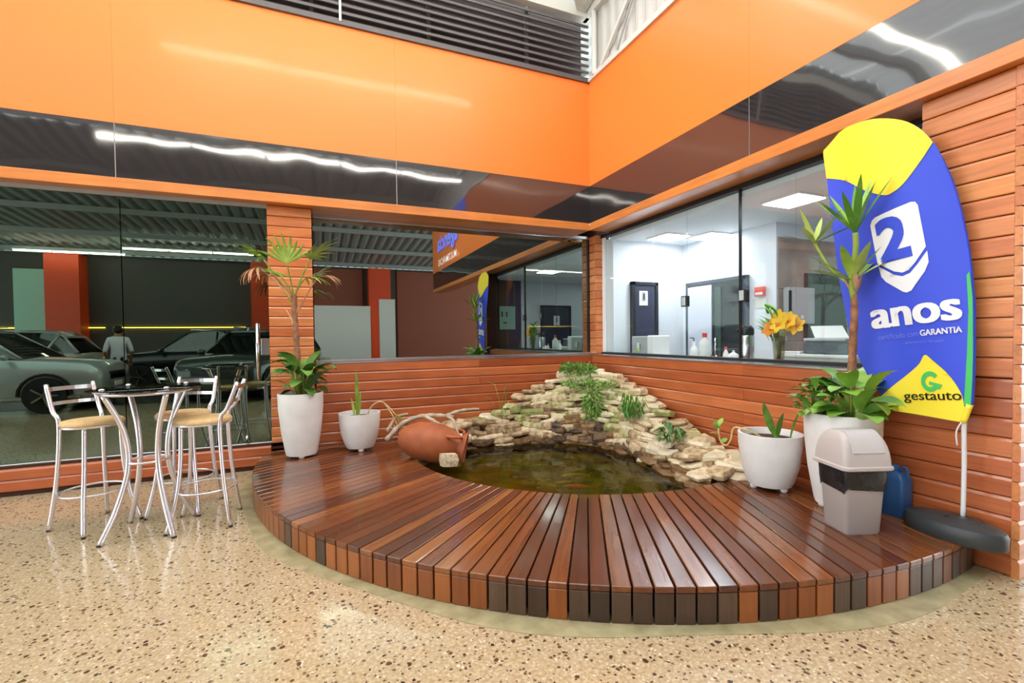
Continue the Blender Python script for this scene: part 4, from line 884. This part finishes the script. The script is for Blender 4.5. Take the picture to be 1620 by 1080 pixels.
MB().lathe([(.045, 0), (.05, .01), (.045, .1), (.055, .25), (.075, .33), (.07, .33), (.05, .25), (.04, .1), (.04, .015)], 20, caps=False).build('glass_body', 'vase_glass', vs_, smooth=True)
MB().lathe([(.036, .012), (.038, .09)], 14).build('pebbles', 'stone_dark', vs_)
q = random.Random(9)
for i in range(7): b = MB(); a = q.uniform(0, 6.3); b.tube([(0, 0, .02), (.03*math.cos(a), .03*math.sin(a), .3), (.09*math.cos(a), .09*math.sin(a), .45)], .005, 6); b.build('stem', 'stem_green', vs_, smooth=True)
for i, (x, y, z, m) in enumerate(((-.07, -.06, .44, 'yellow_petal'), (-.03, -.13, .47, 'yellow_petal'), (0, .0, .50, 'yellow_petal'), (.03, -.16, .42, 'yellow_petal'), (-.08, .02, .40, 'orange_petal'))):
    f = None
    for k in range(6):
        bl = blade(.10, .034, (.5, -.3), n=4); M = Matrix.Translation((x, y, z)) @ Matrix.Rotation(-1.2, 4, 'Y') @ Matrix.Rotation(k*PI/3, 4, 'Z'); bl.v = [M @ v for v in bl.v]; bl.build('petal', m, vs_, smooth=True, fix=False)
    b = MB(); b.sphere((x, y, z), .022); b.build('flower_centre', 'orange_petal', vs_, smooth=True)
for i in range(26):
    bl = blade(q.uniform(.14, .26), .022, (1.2, .1), n=5); M = Matrix.Translation((q.uniform(-.04, .02), q.uniform(.0, .10), q.uniform(.28, .55))) @ Matrix.Rotation(q.uniform(.6, 3.0), 4, 'Z'); bl.v = [M @ v for v in bl.v]; bl.build('leaf', 'leaf_green', vs_, smooth=True, fix=False)
dk = thing('cabinet', (5.05, 3.3, .02), 'low white office cabinet carrying the printer', 'cabinet')
MB().box(-.25, .25, -.42, .36, 0, 1.10).build('body', 'off_white', dk, bevel=.004); MB().box(-.28, .28, -.45, .39, 1.10, 1.13).build('top', 'white_paint', dk, bevel=.004); MB().box(-.27, -.25, -.03, -.01, .1, 1.05).build('door_gap', 'grey_panel', dk); MB().box(-.275, -.25, .1, .2, .85, 1.0).build('paper_holder', 'white_paint', dk)
pr = thing('printer', (5.08, 3.22, 1.151), 'grey office printer with raised white paper tray', 'printer')
MB().box(-.2, .2, -.28, .2, 0, .14).build('body', 'printer_grey', pr, bevel=.015); MB().box(-.22, .18, -.26, .18, .14, .17).build('lid', 'grey_panel', pr, bevel=.008)
b = MB(); b.bar((-.05, -.02, .17), (.2, .2, .30), .3, .01); b.build('paper_tray', 'white_paint', pr)
b = MB(); b.box(-.15, .15, -.12, .12, 0, .02); o = b.build('paper_stack', 'white_paint', None, loc=(4.92, 3.56, 1.151)); o.rotation_euler = (0, 0, .3); tag(o, 'stack of white paper left of the printer', 'paper')
wb = thing('wall_screen', (5.97, 3.885, 1.22), 'large dark glass screen on the tiled office wall', 'screen')
MB().box(-.4, .4, -.03, 0, 0, .90).build('frame', 'black_metal', wb, bevel=.005); MB().box(-.37, .37, -.034, -.03, .03, .87).build('glass', 'poster_dark', wb)
eb = thing('electric_box', (5.43, 3.885, 1.49), 'flat grey electric box on the tiled wall left of the dark screen', 'electric box')
MB().box(-.23, .23, -.08, 0, 0, .44).build('body', 'grey_panel', eb, bevel=.006); MB().box(-.24, -.20, -.09, -.08, .1, .4).build('hinge', 'black_metal', eb); MB().box(-.02, .02, -.09, -.08, .06, .1).build('latch', 'white_paint', eb)
ps = thing('notice', (6.42, 3.875, 1.47), 'white notice with a red mark right of the dark screen', 'notice')
MB().box(-.13, .13, -.02, 0, 0, .29).build('sheet', 'white_paint', ps); b = MB(); b.bar((-.09, -.022, .17), (.09, -.022, .23), .004, .025); b.build('red_mark', 'red_plastic', ps); MB().box(-.1, .1, -.022, -.02, .05, .11).build('print', 'grey_panel', ps)
al = thing('fire_alarm', (5.095, 4.10, 1.84), 'red fire alarm box on the white office wall', 'alarm')
MB().box(-.04, 0, -.07, .07, 0, .12).build('body', 'red_plastic', al, bevel=.008); MB().box(-.043, -.04, -.05, .05, .02, .05).build('cover', 'white_paint', al); MB().box(-.006, 0, -.08, .08, -.14, -.03).build('notice_plate', 'off_white', al)
ps = thing('poster', (4.12, 1.475, 1.55), 'pale mint poster on the brown office panel', 'poster')
MB().box(-.26, .26, 0, .01, 0, .55).build('sheet', 'poster_mint', ps); MB().box(-.1, -.06, .011, .014, .3, .42).build('print', 'poster_dark', ps); MB().box(.02, .06, .011, .014, .3, .42).build('print', 'poster_dark', ps); MB().box(-.05, .05, .011, .014, .14, .17).build('print', 'poster_dark', ps)
for x, y, lab in ((4.44, 5.0, 'square ceiling light panel above the navy office door'), (4.42, 3.19, 'square ceiling light panel above the yellow flowers'), (6.2, 2.6, 'square ceiling light panel deep inside the office'), (4.95, 4.75, 'square ceiling light panel before the dark doorway')):
    e = thing('ceiling_light', (x, y, 2.719), lab, 'ceiling light', 'office ceiling lights')
    MB().box(-.21, .21, -.21, .21, -.02, 0).build('frame', 'white_paint', e); MB().box(-.19, .19, -.19, .19, -.026, -.02).build('diffuser', 'panel_light', e)

# ------------------------------------------------------------ above the fascia: louvre, corrugated screen, roof
lv = thing('louvre_screen', (-1.5, YF+.05, 4.865), 'grey horizontal louvre slats above the orange fascia', 'louvre')
nsl = 9; prof = [(-.045, .0), (-.03, .038), (.03, .052), (.05, .05), (.0, .018)]
for i in range(nsl):
    z = i*.088; bm = MB(); bm.loft([[(x, y, z+zz) for y, zz in ((-.05, 0), (-.05, .03), (.04, .075), (.05, .07), (-.03, .022), (-.03, 0))] for x in (-7.8, 4.98)]); bm.build('slat', 'louvre_grey', lv)
for x in [-7.6+1.3*k for k in range(10)]: MB().box(x-.02, x+.02, .05, .09, 0, .84).build('bracket', 'steel_grey', lv)
for x in (1.79,): MB().box(x-.012, x+.012, -.062, -.03, 0, .8).build('strap', 'frame_white', lv)
MB().box(-7.8, 4.98, .15, .16, 0, .84).build('backing', 'louvre_grey', lv)
cs = thing('corrugated_screen', (XF+.06, 2.2, 4.87), 'pale corrugated sheet screen above the orange fascia on the right', 'screen wall')
for k in range(4):
    y0 = -5.4+k*2.16; bm = MB(); pts = [(.012 if (j % 4) in (0, 1) else -.012, y0+2.16*j/48) for j in range(49)]
    bm.add([(x, y, 0) for x, y in pts]+[(x, y, 1.9) for x, y in pts], [(j, j+1, 50+j, 49+j) for j in range(48)]); bm.build('sheet', 'sheet_white', cs, fix=False)
bm = MB(); bm.tube([(-.05, 3.12, 0), (-.05, 3.12, 1.9)], .035, 8); bm.build('post', 'frame_white', cs)
for y in (2.95, 1.2, -.55): b = MB(); b.bar((-.05, y, .05), (-.05, y-1.75, 1.5), .03, .05); b.build('brace', 'frame_white', cs)
for y in (2.6, .8): b = MB(); b.bar((-.06, y, .03), (-.06, y-.85, 1.2), .012, .03); b.build('brace', 'steel_grey', cs)
MB().box(-.05, -.02, -5.4, 3.2, .0, .05).build('rail', 'frame_white', cs)
def rz_(x, y): return 6.38-.062*(5.5-y)
def rsheet(x0, x1, y0, y1):
    b = MB(); n = int((x1-x0)/.09); xs = [x0+(x1-x0)*i/n for i in range(n+1)]
    b.add([(x, y, rz_(x, y)+(.03 if (i % 4) in (0, 1) else -.03)) for y in (y0, y1) for i, x in enumerate(xs)], [(i, i+1, n+2+i, n+1+i) for i in range(n)]); return b
roof = rsheet(-16, 12, -16, -1.6).build('ceiling', 'roof_sheet', fix=False); tag(roof, 'ribbed pale metal roof of the shed', None, None, 'structure')
rsheet(-16, -9, -1.6, 10.6).build('roof_sheet', 'roof_sheet', roof, fix=False); rsheet(3.6, 12, -1.6, 10.6).build('roof_sheet', 'roof_sheet', roof, fix=False); rsheet(-9, 3.6, 5.9, 10.6).build('roof_sheet', 'roof_sheet', roof, fix=False)
for k in range(6): rsheet(-9+2.1*k, -9+2.1*(k+1), -1.6, 5.9).build('skylight_sheet', 'skylight', roof, fix=False)
for y in (-13, -10, -7, -4, -1, 2.2, 5.1, 8): b = MB(); b.box(-16, 12, y-.05, y+.05, rz_(0, y)-.22, rz_(0, y)-.05); b.build('purlin', 'steel_grey', roof)
MB().box(-16, 3.5, YF+.0, YF+.14, 5.70, 5.86).build('eaves_beam', 'frame_white', roof); MB().box(XF-.02, XF+.1, -10, YF+.1, 5.70, 5.86).build('eaves_beam', 'frame_white', roof)
b = MB(); b.bar((3.4, 5.5, 5.8), (1.2, 3.0, 6.15), .10, .10); b.build('rafter', 'frame_white', roof)
b = MB(); b.bar((3.4, 5.5, 5.8), (3.2, 3.2, 6.15), .08, .08); b.build('rafter', 'frame_white', roof)

# ------------------------------------------------------------ the shed behind the camera (seen in the dark glass)
sw = MB().box(-16, 12, -14.2, -14, 0, 5.1).build('wall_shed', 'shed_wall'); tag(sw, 'dark far wall of the car shed', None, None, 'structure')
for x in (-9.6, -2.3, 3.0): MB().box(x-.55, x+.55, -14, -13.2, 0, 5.0).build('orange_column', 'shed_orange', sw)
MB().box(4.0, 9.0, -14, -13.9, 0, 5).build('rust_panel', 'rust_panel', sw); MB().box(-1.5, 2.2, -14, -13.9, 2.2, 5).build('rust_panel', 'rust_panel', sw)
MB().box(-11.4, -10.2, -14, -13.9, 0, 4.4).build('pale_panel', 'poster_mint', sw)
b = MB()
for x0, x1 in ((-12, -8.5), (-8.2, -3.2)): b.box(x0, x1, -13.98, -13.93, 1.95, 1.99)
b.build('neon_line', 'led_yellow', sw)
def led(x0, x1, y, z, lab):
    e = thing('led_tube', ((x0+x1)/2, y, z), lab, 'tube light', 'tube lights under the shed roof'); h = (x1-x0)/2
    MB().box(-h, h, -.05, .05, .03, .08).build('housing', 'white_paint', e); k = max(1, round(h*2/1.4))
    for i in range(k): b = MB(); a = -h+2*h*i/k; b.tube([(a+.03, 0, 0), (a+2*h/k-.03, 0, 0)], .032, 8); b.build('tube', 'led_white', e, smooth=True)
led(-3.7, 3.3, 0.0, 5.2, 'long row of white tube lights above the open floor')
led(-1.8, 2.4, 3.65, 5.2, 'row of white tube lights nearest the fascia')
led(-10.8, -7.3, -12.6, 4.95, 'row of white tube lights far back on the left')
led(-7.1, -2.5, -11.6, 5.05, 'row of white tube lights far back in the middle')
wp = thing('partition', (.95, -5.2, 0), 'white partition with an orange post, mirrored in the back window', 'partition')
MB().box(-1.1, .75, -.05, .05, 0, 2.5).build('panel', 'shed_white', wp); MB().box(.78, .95, -.06, .06, 0, 2.7).build('post', 'shed_orange', wp); MB().box(1.05, 1.6, -.05, .05, 0, 2.75).build('narrow_panel', 'shed_white', wp)
sg = thing('fascia_sign', (XF, -1.3, 3.75), 'blue lettered sign on the orange fascia beyond the office', 'sign')
letters('lettering', 'agência', 'sign_blue', sg, (-.02, 1.1, .1), (0, -1, 0), (0, 0, 1), 2.2, .62, .02); letters('small_lettering', 'MULTIMARCAS', 'sign_white', sg, (-.02, 1.0, -.2), (0, -1, 0), (0, 0, 1), 2.0, .2, .01)
for k in range(3): MB().box(-.04, 0, .35+.04*k, 1.1, .8+.1*k, .86+.1*k).build('emblem_bar', 'sign_blue', sg)

def make_car(loc, rz, paint, label):
    e = thing('car', loc, label, 'car', 'parked cars mirrored in the glass', rz)
    def ring(x, zb, zt, hw, crown=.03): return [(x, 0, zb), (x, hw*.86, zb), (x, hw*.98, zb+.14), (x, hw, zb+(zt-zb)*.55), (x, hw*.96, zt-.05), (x, hw*.84, zt), (x, 0, zt+crown), (x, -hw*.84, zt), (x, -hw*.96, zt-.05), (x, -hw, zb+(zt-zb)*.55), (x, -hw*.98, zb+.14), (x, -hw*.86, zb)]
    st = [(2.22, .42, .66, .68), (2.18, .30, .84, .80), (2.0, .24, .96, .88), (1.5, .24, 1.02, .91), (.95, .24, 1.06, .92), (0, .24, 1.07, .92), (-1.2, .24, 1.09, .92), (-1.9, .26, 1.09, .89), (-2.14, .32, 1.02, .83), (-2.2, .44, .7, .74)]
    bm = MB(); bm.loft([ring(*s) for s in st]); bm.build('body', paint, e, smooth=True)
    def gr(x, z, hw): return [(x, -hw, z), (x, hw, z)]
    gh = [(1.05, 1.05, .80, 1.06, .78), (.25, 1.05, .84, 1.60, .62), (-.4, 1.06, .84, 1.66, .63), (-1.5, 1.07, .84, 1.63, .61), (-2.08, 1.06, .78, 1.10, .70)]
    bm = MB(); bm.loft([[(x, -w0, z0), (x, w0, z0), (x, w1, z1), (x, -w1, z1)] for x, z0, w0, z1, w1 in gh]); bm.build('windows', 'car_glass', e, auto=30)
    bm = MB(); bm.loft([[(x, -w-.01, z-.03), (x, w+.01, z-.03), (x, w*.9, z+.03), (x, -w*.9, z+.03)] for x, z, w in ((.3, 1.58, .62), (-.4, 1.66, .63), (-1.5, 1.635, .61), (-1.75, 1.52, .62))]); bm.build('roof', paint, e, auto=40)
    for s in (-1, 1):
        for a, b2 in (((1.0, .80, 1.06), (.28, .63, 1.58)), ((-.45, .86, 1.06), (-.5, .65, 1.63)), ((-1.35, .86, 1.06), (-1.62, .63, 1.6)), ((-2.05, .77, 1.08), (-1.7, .63, 1.54))):
            b = MB(); b.tube([(a[0], s*a[1], a[2]), (b2[0], s*b2[1], b2[2])], .03, 6); b.build('pillar', paint, e, smooth=True)
        b = MB(); b.tube([(.2, s*.56, 1.70), (-1.5, s*.55, 1.69)], .018, 6); b.build('roof_rail', 'alu', e, smooth=True)
        b = MB(); b.sphere((.85, s*1.0, 1.10), .09, .7, 1.1, .7); b.build('mirror', paint, e, smooth=True)
        b = MB(); b.loft([[(2.13, s*.50, .74), (2.13, s*.78, .74), (2.13, s*.76, .86), (2.13, s*.52, .82)], [(2.21, s*.48, .74), (2.17, s*.76, .74), (2.12, s*.74, .85), (2.17, s*.5, .82)]]); b.build('headlamp', 'lamp_white', e)
        for x in (1.38, -1.36):
            wh = thing('wheel', (x, s*.85, .35), None, None); wh.parent = e
            b = MB(); b.lathe([(.2, -.1), (.33, -.1), (.35, -.07), (.35, .07), (.33, .1), (.2, .1)], 24); o = b.build('tyre', 'tyre', wh, auto=40); o.rotation_euler = (PI/2, 0, 0)
            b = MB()
            for k in range(5): a = 2*PI*k/5; b.bar((0, s*.105, 0), (.22*math.cos(a), s*.105, .22*math.sin(a)), .03, .07, (0, 1, 0))
            b.build('rim', 'alu', wh)
            b = MB(); b.tube([(x+.40*math.cos(t), s*.915, .35+.40*math.sin(t)) for t in [PI*k/10 for k in range(11)]], .03, 6); b.build('arch_trim', 'tyre', e, smooth=True)
    MB().box(2.14, 2.22, -.42, .42, .58, .76).build('grille', 'black_metal', e, bevel=.01); MB().box(2.2, 2.23, -.2, .2, .44, .54).build('number_plate', 'white_paint', e); MB().box(-1.9, 1.9, -.93, .93, .28, .33).build('sill_trim', 'alu', e)
    return e
make_car((-6.25, -1.3, 0), 0, 'car_silver', 'silver car reflected at the far left of the dark glass')
make_car((-8.3, -6.2, 0), PI, 'car_white', 'white estate car reflected behind the silver one')
make_car((-3.4, -6.0, 0), PI-.06, 'car_navy', 'dark navy car reflected in the middle of the shopfront glass')
make_car((-1.4, -2.45, 0), PI/2+.35, 'car_green', 'dark grey green car reflected beside the pull handle')

# ---- the man whose reflection stands between the cars
def person(loc, rz):
    e = thing('person', loc, 'person in a white shirt and dark trousers with back to the cars', 'person', rz=rz)
    J = {'pel': (0, 0, .95), 'sp': (0, .0, 1.15), 'ch': (0, .0, 1.36), 'nk': (0, 0, 1.50), 'hd': (0, .02, 1.60), 'ht': (0, .02, 1.70)}
    E_ = [('pel', 'sp'), ('sp', 'ch'), ('ch', 'nk'), ('nk', 'hd'), ('hd', 'ht')]; Rr = {'pel': .15, 'sp': .14, 'ch': .16, 'nk': .055, 'hd': .09, 'ht': .07}
    for s, k in ((-1, 'l'), (1, 'r')):
        J.update({'sh'+k: (s*.17, 0, 1.42), 'el'+k: (s*.25, -.03, 1.14), 'wr'+k: (s*.22, .10, .94), 'pm'+k: (s*.21, .14, .87), 'hp'+k: (s*.09, 0, .90), 'kn'+k: (s*.11, .02, .50), 'an'+k: (s*.11, -.02, .09), 'to'+k: (s*.12, .14, .04)})
        E_ += [('ch', 'sh'+k), ('sh'+k, 'el'+k), ('el'+k, 'wr'+k), ('wr'+k, 'pm'+k), ('pel', 'hp'+k), ('hp'+k, 'kn'+k), ('kn'+k, 'an'+k), ('an'+k, 'to'+k)]
        Rr.update({'sh'+k: .07, 'el'+k: .048, 'wr'+k: .032, 'pm'+k: .035, 'hp'+k: .095, 'kn'+k: .065, 'an'+k: .045, 'to'+k: .04})
        for f, (dx, L) in enumerate(((-.025, .075), (-.008, .085), (.008, .08), (.024, .065))):
            J['f%d%s' % (f, k)] = (s*.21+dx, .15, .84); J['g%d%s' % (f, k)] = (s*.21+dx*1.1, .16, .84-L); E_ += [('pm'+k, 'f%d%s' % (f, k)), ('f%d%s' % (f, k), 'g%d%s' % (f, k))]; Rr['f%d%s' % (f, k)] = .009; Rr['g%d%s' % (f, k)] = .008
        J['th'+k] = (s*.21-s*.05, .17, .85); E_.append(('wr'+k, 'th'+k)); Rr['th'+k] = .010
    ks = list(J); me = bpy.data.meshes.new('body'); me.from_pydata([J[k] for k in ks], [(ks.index(a), ks.index(c)) for a, c in E_], [])
    o = bpy.data.objects.new('body', me); COL.objects.link(o); sk = o.modifiers.new('skin', 'SKIN'); ss = o.modifiers.new('sub', 'SUBSURF'); ss.levels = 1; ss.render_levels = 1
    for i, k in enumerate(ks): me.skin_vertices[0].data[i].radius = (Rr[k], Rr[k]*(.72 if k in ('sp', 'ch', 'pel') else 1))
    me.skin_vertices[0].data[ks.index('pel')].use_root = True
    m2 = bpy.data.meshes.new_from_object(o.evaluated_get(bpy.context.evaluated_depsgraph_get())); bpy.data.objects.remove(o)
    for k in ('skin', 'shirt', 'trousers', 'tyre'): m2.materials.append(MATS[k])
    for p in m2.polygons:
        c = p.center; p.use_smooth = True
        p.material_index = 3 if c.z < .08 else 0 if (c.z > 1.49 or (abs(c.x) > .15 and c.z < 1.12 and c.z > .6 and abs(c.x) > .165)) else 1 if c.z > .96 else 2
    link('body', m2, e)
    b = MB(); b.sphere((0, .0, 1.655), .105, .9, 1.0, 1.0); b.build('hair', 'hair', e, smooth=True)
    b = MB(); b.sphere((0, .105, 1.61), .018, .8, 1.2, 1.3, 8, 6); b.build('nose', 'skin', e, smooth=True)
    for s in (-1, 1):
        b = MB(); b.sphere((s*.035, .098, 1.63), .012, n=8, m=6); b.build('eye', 'black_metal', e, smooth=True)
        b = MB(); b.sphere((s*.092, .01, 1.61), .026, .4, .8, 1.2, 8, 6); b.build('ear', 'skin', e, smooth=True)
    b = MB(); b.sphere((0, .10, 1.565), .022, 1.3, .4, .3, 8, 6); b.build('mouth', 'terracotta', e, smooth=True)
person((-4.46, -2.7, 0), 2.9)
